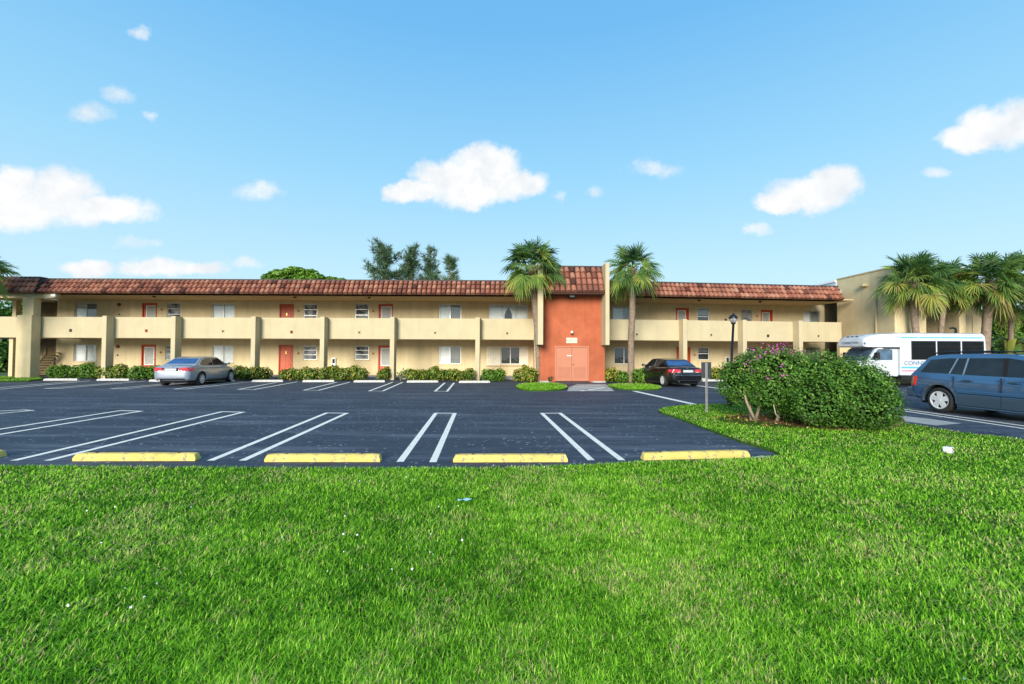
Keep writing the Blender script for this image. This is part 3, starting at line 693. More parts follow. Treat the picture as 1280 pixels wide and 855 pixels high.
# return of the end wall between parapet and wing
pe = Vector(RF(pR1, PAR_D, 0)); mb = MB()
mb.box((pe.x+.02, pe.y+.1, 0), (xW+.6, pe.y+.35, Z_SL+.0)); mb.build('end_return', 'stucco', B)
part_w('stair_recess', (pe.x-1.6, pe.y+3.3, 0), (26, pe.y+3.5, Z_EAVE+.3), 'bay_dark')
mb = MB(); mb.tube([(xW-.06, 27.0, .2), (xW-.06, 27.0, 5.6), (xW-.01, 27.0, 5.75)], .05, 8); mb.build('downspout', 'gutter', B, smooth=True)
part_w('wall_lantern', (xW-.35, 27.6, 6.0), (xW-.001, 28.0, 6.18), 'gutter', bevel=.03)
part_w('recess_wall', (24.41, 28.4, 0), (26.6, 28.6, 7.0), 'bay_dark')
part_w('recess_side', (26.61, 26.0, 0), (27.0, 28.7, 6.9), 'stucco')
yw = 27.2; WF = Frame(0, yw, 0); q0, q1 = 27.01, WF.a(1226, 0); wz = []
a_, b_ = WF.a(1189, 0), WF.a(1200, 0); z1_, z0_ = WF.hit(1195, 388, 0)[1], WF.hit(1195, 403.5, 0)[1]
wall_mesh(MB(), WF, 0, q0, q1, 0, 5.3, [(a_, b_, z0_, z1_)]).build('gable_wall', 'parapet', B)
wn = part('window', WF, [((a_, .05, z0_), (a_+.04, .1, z1_)), ((b_-.04, .05, z0_), (b_, .1, z1_)), ((a_+.04, .05, z1_-.04), (b_-.04, .1, z1_)), ((a_+.04, .05, z0_), (b_-.04, .1, z0_+.04)), ((a_+.04, .055, (z0_+z1_)/2-.02), (b_-.04, .095, (z0_+z1_)/2+.02))], 'white')
wn['label'] = 'small window in the yellow end wall behind the palms'
part('pane', WF, [((a_+.041, .07, z0_+.041), (b_-.041, .08, z1_-.041))], 'louvre_glass', wn)
part('gable_body', WF, [((q0+.01, .17, 0), (q1-.01, 6, 5.29))], 'parapet')
part('gable_edge', WF, [((q1-.55, -.06, 0), (q1+.01, -.003, 5.3))], 'parapet')
roof(WF, q0-.3, q1+.2, -.4, .25, 5.3, 6.15, 3)
part_w('penthouse', (22.5, 30.31, Z_TOP-.4), (24.2, 32.4, 6.72), 'blue_wall')
part_w('penthouse_cap', (22.42, 30.31, 6.721), (24.2, 32.5, 6.86), 'white')
# small fixtures on the walls
def disc(F, px, py, r, name, mat, d=WALL_D):
    s, z = F.hit(px, py, d); c = F(s, d, z); mb = MB(); mb.lathe([(r*.4, -.06), (r*.9, -.045), (r, -.02), (r, 0.)], 16, 'Y', c); return mb.build(name, mat, B, smooth=True)
disc(LF, 149, 380.7, .13, 'alarm_bell', 'bell_red'); disc(LF, 147.5, 433, .13, 'alarm_bell', 'bell_red')
disc(LF, 149.2, 393, .05, 'call_box', 'dark'); disc(LF, 147.2, 444, .05, 'call_box', 'dark')
for px, py in ((202,387),(373,388.5),(466.5,389),(201,440.5),(373,441.6),(466.5,442)): disc(LF, px, py, .075, 'number_plaque', 'plaque')
for px, py in ((946,395),(868,443.5)): disc(RF, px, py, .075, 'number_plaque', 'plaque')
s, z = RF.hit(907, 400, WALL_D); mb = MB(); c5 = []
for k in range(10): rr = .13 if k % 2 == 0 else .05; c5.append(RF(s+rr*math.sin(k*math.pi/5), WALL_D-.03, z+rr*math.cos(k*math.pi/5)))
mb.prism(c5, RF.n*.028); mb.build('wall_star', 'black_metal', B, fix=True)
for F, px, py in ((LF, 417.6, 452.3), (RF, 908, 450.6)):
    s, z = F.hit(px, py, WALL_D); mt = part('meter_box', F, [((s-.14, WALL_D-.12, z-.28), (s+.14, WALL_D-.001, z+.28))], 'white', bevel=.01)
    part('meter_dial', F, [((s-.07, WALL_D-.14, z-.1), (s+.09, WALL_D-.121, z+.2))], 'dark', mt)
    part('conduit', F, [((s-.02, WALL_D-.06, z-1.2), (s+.02, WALL_D-.001, z-.281))], 'alum', mt)
for F, px, py in ((LF, 192.7, 370.4), (LF, 368.5, 371.4), (LF, 461.6, 371.4), (RF, 874, 377.2), (RF, 950, 379.2)):
    s, z = F.hit(px, py, 1.2); mb = MB(); mb.lathe([(.0, -.10), (.07, -.08), (.10, -.03), (.10, -.001)], 12, 'Z', F(s, 1.2, Z_EAVE)); mb.build('soffit_lamp', 'black_metal', B, smooth=True)
# ivory shutter panels round the ground-floor window by the tower
for px0, px1 in ((608.6, 625.6), (650.4, 660.6)):
    a_, zt_ = LF.hit(px0, 432.6, WALL_D); b_ = LF.a(px1, WALL_D); zb_ = LF.hit(px0, 456.5, WALL_D)[1]; mb = MB(); n = max(2, int((b_-a_)/.11))
    for k in range(n): x = a_+(b_-a_)*k/n; mb.box((x+.006, 26.7+WALL_D-.05, zb_), (x+(b_-a_)/n-.006, 26.7+WALL_D-.003, zt_))
    mb.build('shutter', 'ivory', B)
part('long_sill', LF, [((LF.a(608, WALL_D), WALL_D-.09, LF.hit(630, 457.6, WALL_D)[1]), (LF.a(661, WALL_D), WALL_D-.001, LF.hit(630, 456.6, WALL_D)[1]))], 'soffit')
# apron before the tower doors with painted hatching
pts = [(709,489),(711,484),(722,480.2),(757,480.2),(763,484),(768,489)]
sheet('tower_apron', island(pts), .004, 'concrete', 'worn concrete apron before the salmon double door')
lines('white hatching on the apron before the tower', [((712,487.7),(764,488.4)), ((714,485.6),(760,484.2)), ((716,483.6),(752,482)), ((726,489),(764,483.5))], .16, .008)
# ------------------------------------------------------------------ leaves
def leaf_mesh(P, Nrm, size, tint, aspect=.5, jitter=.9):
    """folded diamond leaves at P, roughly facing Nrm"""
    n = len(P); N = Nrm + RNG.normal(0, jitter*.6, (n, 3)); N /= np.linalg.norm(N, axis=1, keepdims=True)+1e-9
    D = RNG.normal(0, 1, (n, 3)); D -= N*(D*N).sum(1, keepdims=True); D /= np.linalg.norm(D, axis=1, keepdims=True)+1e-9
    S = np.cross(N, D); L = size[:, None]
    base, tip = P - D*L*.5, P + D*L*.5 - N*L*.12
    mid = P + D*L*.02; l, r = mid - S*L*aspect*.5 + N*L*.14, mid + S*L*aspect*.5 + N*L*.14
    v = np.stack([base, l, tip, r], 1).reshape(-1, 3); k = np.arange(n)[:, None]*4
    f = np.concatenate([k+0, k+3, k+2, k+0, k+2, k+1], 1).ravel()
    return np_mesh(v, f, np.full(2*n, 3), np.repeat(tint, 4))
def lobes_points(lobes, n, inner=.72):
    """points through the outer shell of a union of ellipsoids (cx,cy,cz,rx,ry,rz)"""
    P, N = [], []; L = np.array(lobes, float); wts = (L[:, 3]*L[:, 5]+L[:, 4]*L[:, 5]); wts /= wts.sum()
    while sum(map(len, P)) < n:
        m_ = n; idx = RNG.choice(len(L), m_, p=wts); d = RNG.normal(0, 1, (m_, 3)); d /= np.linalg.norm(d, axis=1, keepdims=True)
        ph = L[idx, 0]*3.1
        bump_ = 1+.10*np.sin(d[:, 0]*5+ph)*np.sin(d[:, 2]*6+ph*2)+.07*np.sin(d[:, 1]*9+d[:, 0]*7+ph)
        rad = (inner+(1.04-inner)*RNG.random(m_)**.6)*bump_
        p = L[idx, :3] + d*L[idx, 3:]*rad[:, None]
        ok = p[:, 2] > .04
        for j in range(len(L)):
            q = (p-L[j, :3])/L[j, 3:]; ok &= (np.square(q).sum(1) > (inner-.06)**2) | (idx == j)
        nn = d/L[idx, 3:]; nn /= np.linalg.norm(nn, axis=1, keepdims=True); P.append(p[ok]); N.append(nn[ok])
    return np.concatenate(P)[:n], np.concatenate(N)[:n]
def clump_tint(P, scale, lo=.0, hi=1., k=.45):
    a = np.sin(P[:, 0]*scale+1.3)*np.sin(P[:, 1]*scale*1.1+.4)*np.sin(P[:, 2]*scale*1.3+2.)
    return np.clip(lo+(hi-lo)*(RNG.random(len(P))*(1-k)+k*(.5+.5*a)), 0, 1)
def core_mesh(lobes, k=.74):  # near-black lumps block see-through, foliage's inner shade put into their colour
    mb = MB()
    for (x, y, z, rx, ry, rz) in lobes:
        nu, nv_ = 12, 8; vs = []; ph = x*2.7
        for i in range(nv_+1):
            th = math.pi*i/nv_
            for j in range(nu):
                a = 2*math.pi*j/nu; r_ = k*(1+.1*math.sin(3*a+ph)*math.sin(2*th))
                vs.append((x+rx*r_*math.sin(th)*math.cos(a), y+ry*r_*math.sin(th)*math.sin(a), max(.02, z+rz*r_*math.cos(th))))
        mb.add(vs, [(i*nu+j, i*nu+(j+1) % nu, (i+1)*nu+(j+1) % nu, (i+1)*nu+j) for i in range(nv_) for j in range(nu)])
    return mb
def local_lobes(lobes, c): return [(l[0]-c[0], l[1]-c[1], l[2], *l[3:]) for l in lobes]
def shrub(name, lobes, n, size, mat, label, cat, group=None, aspect=.5, core=.72, stems=3, tint=(0, 1)):
    cx = sum(l[0] for l in lobes)/len(lobes); cy = sum(l[1] for l in lobes)/len(lobes)
    root = empty(name, (cx, cy, 0), label, cat, group); L = local_lobes(lobes, (cx, cy))
    P, N = lobes_points(L, n); s = size*(.7+.6*RNG.random(n)); N[:, 2] += .35
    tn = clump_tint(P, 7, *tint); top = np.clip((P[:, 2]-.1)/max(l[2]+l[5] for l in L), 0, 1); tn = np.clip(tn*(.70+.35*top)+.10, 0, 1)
    if mat == 'croton': hot = RNG.random(n) < .26; tn = np.where(hot, RNG.uniform(.70, max(.80, tint[1]), n), tn)
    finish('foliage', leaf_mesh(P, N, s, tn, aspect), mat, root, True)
    if core: core_mesh(L, core).build('shade_core', 'core', root, True, smooth=True)
    mb = MB()
    for k in range(stems):
        l = L[k % len(L)]; x, y = l[0]+random.uniform(-.3, .3)*l[3], l[1]+random.uniform(-.3, .3)*l[4]
        mb.tube([(x, y, -.02), (x+random.uniform(-.08, .08), y, l[2]*.6), (x+random.uniform(-.2, .2), y, l[2])], [.022, .018, .01], 6)
    mb.build('stem', 'branch', root, True)
    return root
def row_lobes(px0, px1, py_top, py_base, dp=.5, z_up=None):
    """lobes filling the pixel span of a hedge standing at py_base"""
    a, b = ground(px0, py_base), ground(px1, py_base); Yc = (a.y+b.y)/2+dp*.8
    x0, x1 = a.x*Yc/a.y, b.x*Yc/b.y
    dd_ = direction((px0+px1)/2, py_top); h = EYE + dd_.z/dd_.y*Yc
    n = max(2, round((x1-x0)/.42)); out = []
    for k in range(n):
        w_ = (x1-x0)/n; hh = h*random.uniform(.74, 1.06)
        out.append((x0+w_*(k+.5), Yc+random.uniform(-.16, .12), hh*.50, w_*random.uniform(.75, 1.05), dp*random.uniform(.8, 1.15), hh*.54))
    return out
def hedge(px0, px1, pt, pb, mat, label, cat='shrub', per=1900, **kw):
    L = row_lobes(px0, px1, pt, pb); n = int(per*sum(l[3]*l[5] for l in L)/.2*.55)
    return shrub('shrub', L, max(600, int(n*.62)), .115, mat, label, cat, 'shrubs along the foot of the building', **kw)
hedge(66.5, 126, 454.5, 473.2, 'leaf', 'long clipped green hedge at the foot of the stair bay window', 'hedge')
hedge(128, 157, 455.5, 473.6, 'croton', 'small round shrub right of the long clipped hedge, left of a ground floor door', tint=(0, .86))
hedge(168.5, 195, 456.5, 475, 'leaf', 'green shrub behind the left tail lamp of the silver car')
hedge(284, 334, 457, 475.2, 'croton', 'mottled shrub in front of the nose of the silver car', tint=(0, .93))
hedge(353, 397.5, 458, 475.6, 'croton', 'dark reddish green shrub right of the solid orange ground floor door', tint=(0, .9))
hedge(404.5, 457, 457.3, 476, 'croton', 'mottled shrub below the white meter box', tint=(.05, .93))
hedge(475, 486.5, 458.5, 475.6, 'croton', 'narrow shrub in front of a screen door, half behind a fin', tint=(.1, 1.))
hedge(508, 548, 459, 476, 'croton', 'left half of the shrub pair under the window left of the tower', tint=(0, .88))
hedge(549, 591, 460, 476.4, 'croton', 'right half of the shrub pair under the window left of the tower', tint=(0, .9))
hedge(604.5, 628, 460.5, 477, 'leaf', 'small light green shrub below the ivory shutter panels', tint=(.1, 1.))
hedge(644.5, 668, 457.5, 478, 'croton', 'yellow and green croton at the foot of the left tower palm', tint=(.25, .97))
hedge(756.5, 771, 460, 478.4, 'croton', 'yellow croton beside the right edge of the orange tower', tint=(.35, .98))
hedge(771.5, 783, 460, 478.6, 'leaf', 'green shrub just left of the right tower palm trunk', tint=(.1, .95))
hedge(791, 806, 457.5, 479, 'leaf', 'tall green shrub between the palm trunk and the black car', tint=(.1, .95))
hedge(890.5, 912, 459.5, 476.5, 'croton', 'yellow green shrub right of the back of the traffic sign', tint=(.2, .9))
# sparse young plant left of the shrub pair: upright stems with leaves
def stem_plant(px, pb, h, nst, label, name='young_plant', mat='leaf', spread=.25, tint=(.2, 1.), size=.13):
    g = ground(px, pb); root = empty(name, (g.x, g.y, 0), label, 'plant'); mb = MB(); P, N = [], []
    for k in range(nst):
        a = random.uniform(0, 6.28); e = (spread*math.cos(a), spread*math.sin(a)); hh = h*random.uniform(.65, 1.)
        mb.tube([(0, 0, 0), (e[0]*.4, e[1]*.4, hh*.5), (e[0], e[1], hh)], [.012, .01, .006], 5)
        for j in range(16):
            q = .25+.75*j/15; P.append((e[0]*q*q+random.uniform(-.06, .06), e[1]*q*q+random.uniform(-.06, .06), hh*q)); N.append((random.uniform(-1, 1), random.uniform(-1, 1), .6))
    mb.build('stem', 'branch', root, True)
    P, N = np.array(P), np.array(N); n = len(P)
    finish('foliage', leaf_mesh(P, N, size*(.7+.6*RNG.random(n)), np.clip(tint[0]+(tint[1]-tint[0])*RNG.random(n), 0, 1), .4), mat, root, True)
stem_plant(501, 475.8, .75, 6, 'sparse young plant with upright stems left of the shrub pair')
stem_plant(687.5, 478.2, .36, 5, 'tiny reddish plant against the foot of the orange tower', mat='croton', spread=.12, tint=(.0, .3), size=.10)
# ------------------------------------------------------------------ the big flowering bush
bl = [(6.05, 11.2, 1.00, .72, .75, .68), (6.55, 10.9, .98, .90, .95, .86), (7.25, 10.55, .93, 1.0, 1.0, .80), (7.85, 10.4, .84, .95, 1.0, .78), (8.3, 10.6, .76, .60, .85, .70), (6.9, 11.6, .98, 1.2, .7, .74), (7.55, 9.95, .70, .85, .6, .55), (6.9, 9.85, .60, .7, .55, .54), (7.75, 9.7, .56, .78, .6, .56)]
cx, cy = 7.0, 10.9
bush = empty('flowering_bush', (cx, cy, 0), 'big rounded glossy green bush with magenta flowers on its upper left, on the lawn', 'bush')
L = local_lobes(bl, (cx, cy)); NB = 36000; P, N = lobes_points(L, NB, .70)
keep = P[:, 2] > (np.clip(-.10-(P[:, 0]+.15)*.75, .03, .42) + .06*np.sin(P[:, 0]*6)); P, N = P[keep], N[keep]; NB = len(P); N[:, 2] += .5
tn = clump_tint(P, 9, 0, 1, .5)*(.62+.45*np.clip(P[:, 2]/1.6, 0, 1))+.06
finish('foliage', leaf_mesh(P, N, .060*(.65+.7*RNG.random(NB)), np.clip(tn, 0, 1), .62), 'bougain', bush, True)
core_mesh([(l[0], l[1], l[2]+.12, l[3]*.95, l[4]*.95, l[5]*.85) for l in L], .72).build('shade_core', 'core', bush, True, smooth=True)
fl_c = [(-.85, -.25, 1.74, .30), (-.6, -.35, 1.80, .22), (-.35, -.2, 1.80, .25), (-.0, -.25, 1.74, .18), (-1.15, -.3, 1.58, .16), (-1.2, -.45, 1.28, .12), (-1.0, -.72, 1.15, .12), (-.8, -.85, 1.25, .11), (-.75, -.8, 1.42, .08), (-1.25, -.2, 1.45, .08), (-.5, -.98, 1.10, .06), (1.5, -1.1, .75, .04)]
FP = []
for (x, y, z, r) in fl_c:
    for k in range(int(330*r*r)+6): FP.append((x+random.gauss(0, r*.55), y+random.gauss(0, r*.4), z+random.gauss(0, r*.35)))
FP = np.array(FP); 
finish('flowers', leaf_mesh(FP, np.tile([[0, -.6, .6]], (len(FP), 1)), .040*(.7+.6*RNG.random(len(FP))), RNG.random(len(FP)), .8), 'pink', bush, True)['kind'] = 'stuff'
def bstem(p, r): MB().tube(p, r, 7).build('stem', 'branch', bush, True, smooth=True)
for (x, y, tx, ty, tz) in [(-1.05, .0, -1.3, .1, .95), (-.85, .2, -.8, .0, .9), (-.5, -.1, -.5, -.3, .8), (.1, -.3, .3, -.5, .6)]:
    bstem([(x, y, -.02), (x+(tx-x)*.3+.05, y+(ty-y)*.4, tz*.45), (x+(tx-x)*.7-.05, y+(ty-y)*.7, tz*.75), (tx, ty, tz)], [.045, .035, .028, .02])
bstem([(-1.0, -.1, .02), (-1.16, -.15, .30), (-1.28, -.2, .52), (-1.32, -.15, .80)], [.04, .035, .028, .018])
bstem([(-.55, -1.0, .55), (-.5, -1.05, .28), (-.30, -1.08, .16), (-.05, -1.05, .20), (.12, -1.0, .36)], [.013, .016, .018, .016, .012])
bstem([(-.95, -.75, .52), (-.93, -.8, .3), (-.85, -.82, .22)], [.012, .014, .012])
# ------------------------------------------------------------------ palms
def fan_palm(base, crown, label, R_=1.0, n=36, trunk_r=.17, lean=(0, 0), seed=1, hang=.55, tint=(0, 1), group=None, name='fan_palm', skirt=.0):
    n = int(n*1.55)
    rng = np.random.default_rng(seed); root = empty(name, (base[0], base[1], 0), label, 'palm tree', group)
    C = np.array([crown[0]-base[0], crown[1]-base[1], crown[2]], float)
    mb = MB(); path, rad = [], []; NS = 46
    for k in range(NS+1):
        q = k/NS; s = q*q*(3-2*q)
        path.append((C[0]*s+.02*math.sin(q*9+seed), C[1]*s, C[2]*q-.02)); rad.append(trunk_r*(1.28-.28*min(1, q*7))*(1-.18*q)*(1+.045*(k % 2)+.02*math.sin(k*2.3+seed)))
    mb.tube(path, rad, 12); mb.build('trunk', 'palm_bark', root, True, smooth=True)
    V, F, T = [], [], []; cnt = 0
    def strip(pts, wv, ws, tint_):
        nonlocal cnt
        for p, w_ in zip(pts, ws): V.append(p-wv*w_); V.append(p+wv*w_); T.extend([tint_, tint_])
        for i in range(len(pts)-1): F.append((cnt+2*i, cnt+2*i+1, cnt+2*i+3, cnt+2*i+2))
        cnt += 2*len(pts)
    for i in range(n):
        q = (i+.5)/n; az = i*2.39996+rng.normal(0, .25); el = math.asin(max(-.98, min(.98, .98-(.98+hang)*q**1.12)))+rng.normal(0, .16)
        d0 = np.array([math.cos(el)*math.cos(az), math.cos(el)*math.sin(az), math.sin(el)])
        pl = R_*rng.uniform(.72, 1.12)*(.85+.2*min(1, q*2)); p = C+np.array([0, 0, .1-.35*q]); dcur = d0.copy(); pts = [p.copy()]
        for k in range(4):
            p = p+dcur*pl/4; dcur = dcur+np.array([0, 0, -.05-.05*q]); dcur /= np.linalg.norm(dcur); pts.append(p.copy())
        side = np.cross(dcur, [0, 0, 1.]); side /= np.linalg.norm(side)+1e-9; up = np.cross(side, dcur)
        base_t = tint[0]+(tint[1]-tint[0])*np.clip(.56+.45*(q-.4)+rng.normal(0, .17)+.02, 0, .93)
        if rng.random() < .5*skirt and q > .85: base_t = rng.uniform(.93, 1.)
        strip(np.array(pts), side, [.022, .02, .016, .013, .010], min(1, base_t+.12))
        nl = 30; tip = pts[-1]; fr_ = R_*rng.uniform(.58, .80); tw = rng.normal(0, .5)
        side = side*math.cos(tw)+up*math.sin(tw); up = np.cross(side, dcur)
        for j in range(nl):
            a = R(-128+256*(j+.5)/nl)+rng.normal(0, .03); dr_ = dcur*math.cos(a)+side*math.sin(a)+up*(.28*abs(math.sin(a))+rng.normal(0, .05)); dr_ /= np.linalg.norm(dr_)
            Ls = fr_*(.95-.28*abs(a)/R(128))*rng.uniform(.88, 1.08); st = tip-dcur*.16*R_*min(1, abs(a)/R(90))
            dro = .18+.34*q+rng.uniform(0, .22); tt = np.array([0, .3, .6, .85, 1.])
            pp = st+dr_*Ls*tt[:, None]*(1-.12*dro*tt[:, None]**2)+np.array([0, 0, -1.])*(dro*Ls*tt**2.4)[:, None]*.85
            wv = np.cross(dr_, up); wv /= np.linalg.norm(wv)+1e-9; wv = wv*.85+up*(.5 if j % 2 else -.5)
            ww = .023*R_; strip(pp, wv, [ww*.35, ww, ww*.85, ww*.5, ww*.08], float(np.clip(base_t+rng.normal(0, .09), 0, 1)))
    V = np.array(V); F = np.array(F)
    finish('crown', np_mesh(V, F.ravel(), np.full(len(F), 4), np.array(T)), 'palm_leaf', root, True)
    # old leaf bases under the crown
    mb = MB()
    for k in range(26):
        a = k*2.4; h = C[2]-.75+.7*k/26; r0 = trunk_r*.85; x, y = C[0]+r0*math.cos(a), C[1]+r0*math.sin(a)
        mb.prism([(x-.05*math.sin(a), y+.05*math.cos(a), h), (x+.05*math.sin(a), y-.05*math.cos(a), h), (x+.13*math.cos(a), y+.13*math.sin(a), h+.26)], (.03*math.cos(a), .03*math.sin(a), -.03))
    mb.build('leaf_bases', 'palm_bark', root, True)
    return root
def at(px, py, Y): d = direction(px, py); return (d.x/d.y*Y, Y, EYE+d.z/d.y*Y)
g1 = ground(674.5, 476.8); fan_palm((g1.x, g1.y-.25), at(666.5, 333, 24.7), 'fan palm with a full round crown standing left of the orange tower', 1.24, 46, .20, seed=3, hang=.62, tint=(0, .9))
g2 = ground(787.5, 477.5); fan_palm((g2.x, g2.y-.2), at(790.5, 336, 24.9), 'fan palm with a thinner crown standing between the tower and the black car', 1.13, 34, .19, seed=8, hang=.62, tint=(0, .95))
fan_palm(at(1148, 440, 25.2)[:2], at(1141, 350, 25.0), 'leftmost of the fan palms behind the white shuttle bus, with pinkish bare trunk', 1.24, 50, .18, seed=5, hang=.7, tint=(.02, 1.), skirt=.5)
fan_palm(at(1172, 440, 25.6)[:2], at(1180, 355, 25.4), 'fan palm with slim crooked dark trunk, second from the left behind the shuttle bus', 1.12, 48, .14, seed=6, hang=.75, tint=(.05, 1.), skirt=.6)
fan_palm(at(1229, 440, 24.8)[:2], at(1236, 351, 24.6), 'fan palm with a thick grey trunk at the tail of the shuttle bus', 1.28, 46, .22, seed=12, hang=.62, tint=(0, .95), skirt=.3)
fan_palm(at(1290, 440, 25)[:2], at(1288, 347, 25), 'fan palm half cut off by the right edge above the blue car', 1.2, 38, .2, seed=14, hang=.62, tint=(0, .95))
fan_palm(at(1264, 440, 27)[:2], at(1263, 374, 27), 'smaller fan palm with drooping fronds between the thick trunked palm and the right edge', 1.05, 34, .14, seed=19, hang=.72, tint=(0, 1.), skirt=.6)
fan_palm(at(-34, 440, 24.5)[:2], at(-31, 338, 24.5), 'palm whose fronds reach in at the left edge above the roof', 1.15, 36, .2, seed=15, hang=.6, tint=(0, .8))
# ------------------------------------------------------------------ trees
def broad_tree(name, base, lobes, label, n, size, mat='leaf', trunk_r=.2, cat='tree', group=None, core=.62, tint=(0, 1), aspect=.5, limbs=True):
    root = empty(name, (base[0], base[1], 0), label, cat, group); L = [(l[0]-base[0], l[1]-base[1], *l[2:]) for l in lobes]
    P, N = lobes_points(L, n, .55); N[:, 2] += .5
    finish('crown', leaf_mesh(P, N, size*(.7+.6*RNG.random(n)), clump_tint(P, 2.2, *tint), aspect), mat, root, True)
    if core: core_mesh(L, core).build('shade_core', 'core', root, True, smooth=True)
    mb = MB(); zc_ = min(l[2] for l in L)*.55; mb.tube([(0, 0, -.02), (.05, 0, zc_*.5), (0, 0, zc_)], [trunk_r*1.3, trunk_r, trunk_r*.8], 9)
    if limbs:
        for l in L: mb.tube([(0, 0, zc_*.9), (l[0]*.5, l[1]*.5, (zc_+l[2])*.55), (l[0], l[1], l[2])], [trunk_r*.55, trunk_r*.35, trunk_r*.12], 6)
    mb.build('trunk', 'bark', root, True, smooth=True)
    return root
def px_lobes(lst, Y):
    out = []
    for (px, py, rx, ry) in lst:
        x, y, z = at(px, py, Y); out.append((x, Y+random.uniform(-.8, .8), z, rx/FPX*Y, rx/FPX*Y*.8, ry/FPX*Y))
    return out
broad_tree('spreading_tree', at(366, 440, 52)[:2], px_lobes([(352,343,14,5),(368,338,13,4.5),(385,341,12,4.5),(340,347,11,4.5),(398,347,9,3.5),(412,349,10,3.5),(362,347,20,5),(382,349,18,5),(344,352,14,5),(428,351,6,2.5)], 52), 'bright green flat-topped tree rising behind the left part of the roof', 5200, .40, tint=(.2, 1.), core=.0, trunk_r=.35)
def feathery(name, base, top, label, spread, seed, Zlow, group):
    rng = np.random.default_rng(seed); root = empty(name, (base[0], base[1], 0), label, 'pine tree', group)
    H = top[2]; lx, ly = top[0]-base[0], 0.; mb = MB(); mb.tube([(0, 0, 0), (lx*.4, 0, H*.5), (lx, ly, H*.97)], [.3, .2, .03], 8)
    P, D = [], []
    for k in range(46):
        q = Zlow+(1-Zlow)*rng.random()**.9; az = rng.uniform(0, 6.283); Lb = spread*(1.08-q)**.6*rng.uniform(.4, 1.35)/(1-Zlow)**.7; el = R(rng.uniform(15, 62))
        o = np.array([lx*q, 0, H*q]); d = np.array([math.cos(az)*math.cos(el), math.sin(az)*math.cos(el), math.sin(el)])
        e = o+d*Lb; mb.tube([o, o+d*Lb*.5+[0, 0, -.03*Lb], e], [.04, .025, .008], 4)
        for j in range(int(14*Lb)+4):
            s = rng.random()**.7; P.append(o+d*Lb*s+rng.normal(0, .07+.05*s, 3)); D.append(d*.5+rng.normal(0, .45, 3)+[0, 0, .15])
    mb.build('trunk', 'bark', root, True)
    P, D = np.array(P), np.array(D); D /= np.linalg.norm(D, axis=1, keepdims=True); n = len(P)
    # each spray: a small tuft of 5 thin needles
    V, T = [], []
    for j in range(5):
        dd_ = D+RNG.normal(0, .3, (n, 3)); dd_ /= np.linalg.norm(dd_, axis=1, keepdims=True); ln = (.42+.4*RNG.random(n))[:, None]; sd_ = np.cross(dd_, RNG.normal(0, 1, (n, 3))); sd_ /= np.linalg.norm(sd_, axis=1, keepdims=True)
        V.append(np.stack([P-sd_*.026, P+sd_*.026, P+dd_*ln], 1)); T.append(RNG.random(n))
    V = np.concatenate(V).reshape(-1, 3); T = np.repeat(np.concatenate(T), 3); nf = len(V)//3
    finish('crown', np_mesh(V, np.arange(nf*3), np.full(nf, 3), T), 'needle', root, True)
PG = 'feathery pines behind the roof'
for px, py, sp_, sd_, lab in ((480,309,2.3,21,'leaning feathery pine, leftmost of the four behind the roof'), (514,314,1.8,22,'bushy feathery pine, second from the left behind the roof'), (537,311,1.35,23,'slender upright feathery pine, third from the left behind the roof'), (562,322,1.1,24,'smallest feathery pine, rightmost of the four behind the roof')):
    Yp = 48+(sd_ % 3); tp = at(px, py, Yp); feathery('feathery_pine', at(px+(18 if px < 490 else 3), 440, Yp)[:2], tp, lab, sp_, sd_, .60, PG)
GG = 'trees behind the left end of the building'
broad_tree('dense_tree', at(4, 440, 38)[:2], px_lobes([(-10,400,30,28),(16,392,22,20),(8,440,30,24),(30,446,20,20),(-12,455,30,20)], 38), 'dense green tree seen through the open stair bay at the left edge', 5200, .34, group=GG, tint=(0, .9))
broad_tree('dense_tree', at(-30, 440, 34)[:2], px_lobes([(-40,400,30,30),(-30,450,30,26)], 34), 'dark tree cut off by the left edge beside the stair bay', 3000, .34, group=GG, tint=(0, .7))
GR = 'trees behind the shuttle bus and blue car'
broad_tree('dense_tree', at(1248, 445, 30)[:2], px_lobes([(1238,412,11,24),(1256,404,15,28),(1246,442,16,12),(1264,430,14,18)], 30), 'dark shaggy tree right of the yellow gable wall', 5200, .28, group=GR, tint=(0, .75))
broad_tree('dense_tree', at(1283, 445, 31)[:2], px_lobes([(1276,408,14,28),(1296,405,18,34),(1280,440,16,14)], 31), 'dark leafy tree cut off by the right edge behind the blue car', 4600, .28, group=GR, tint=(0, .8))
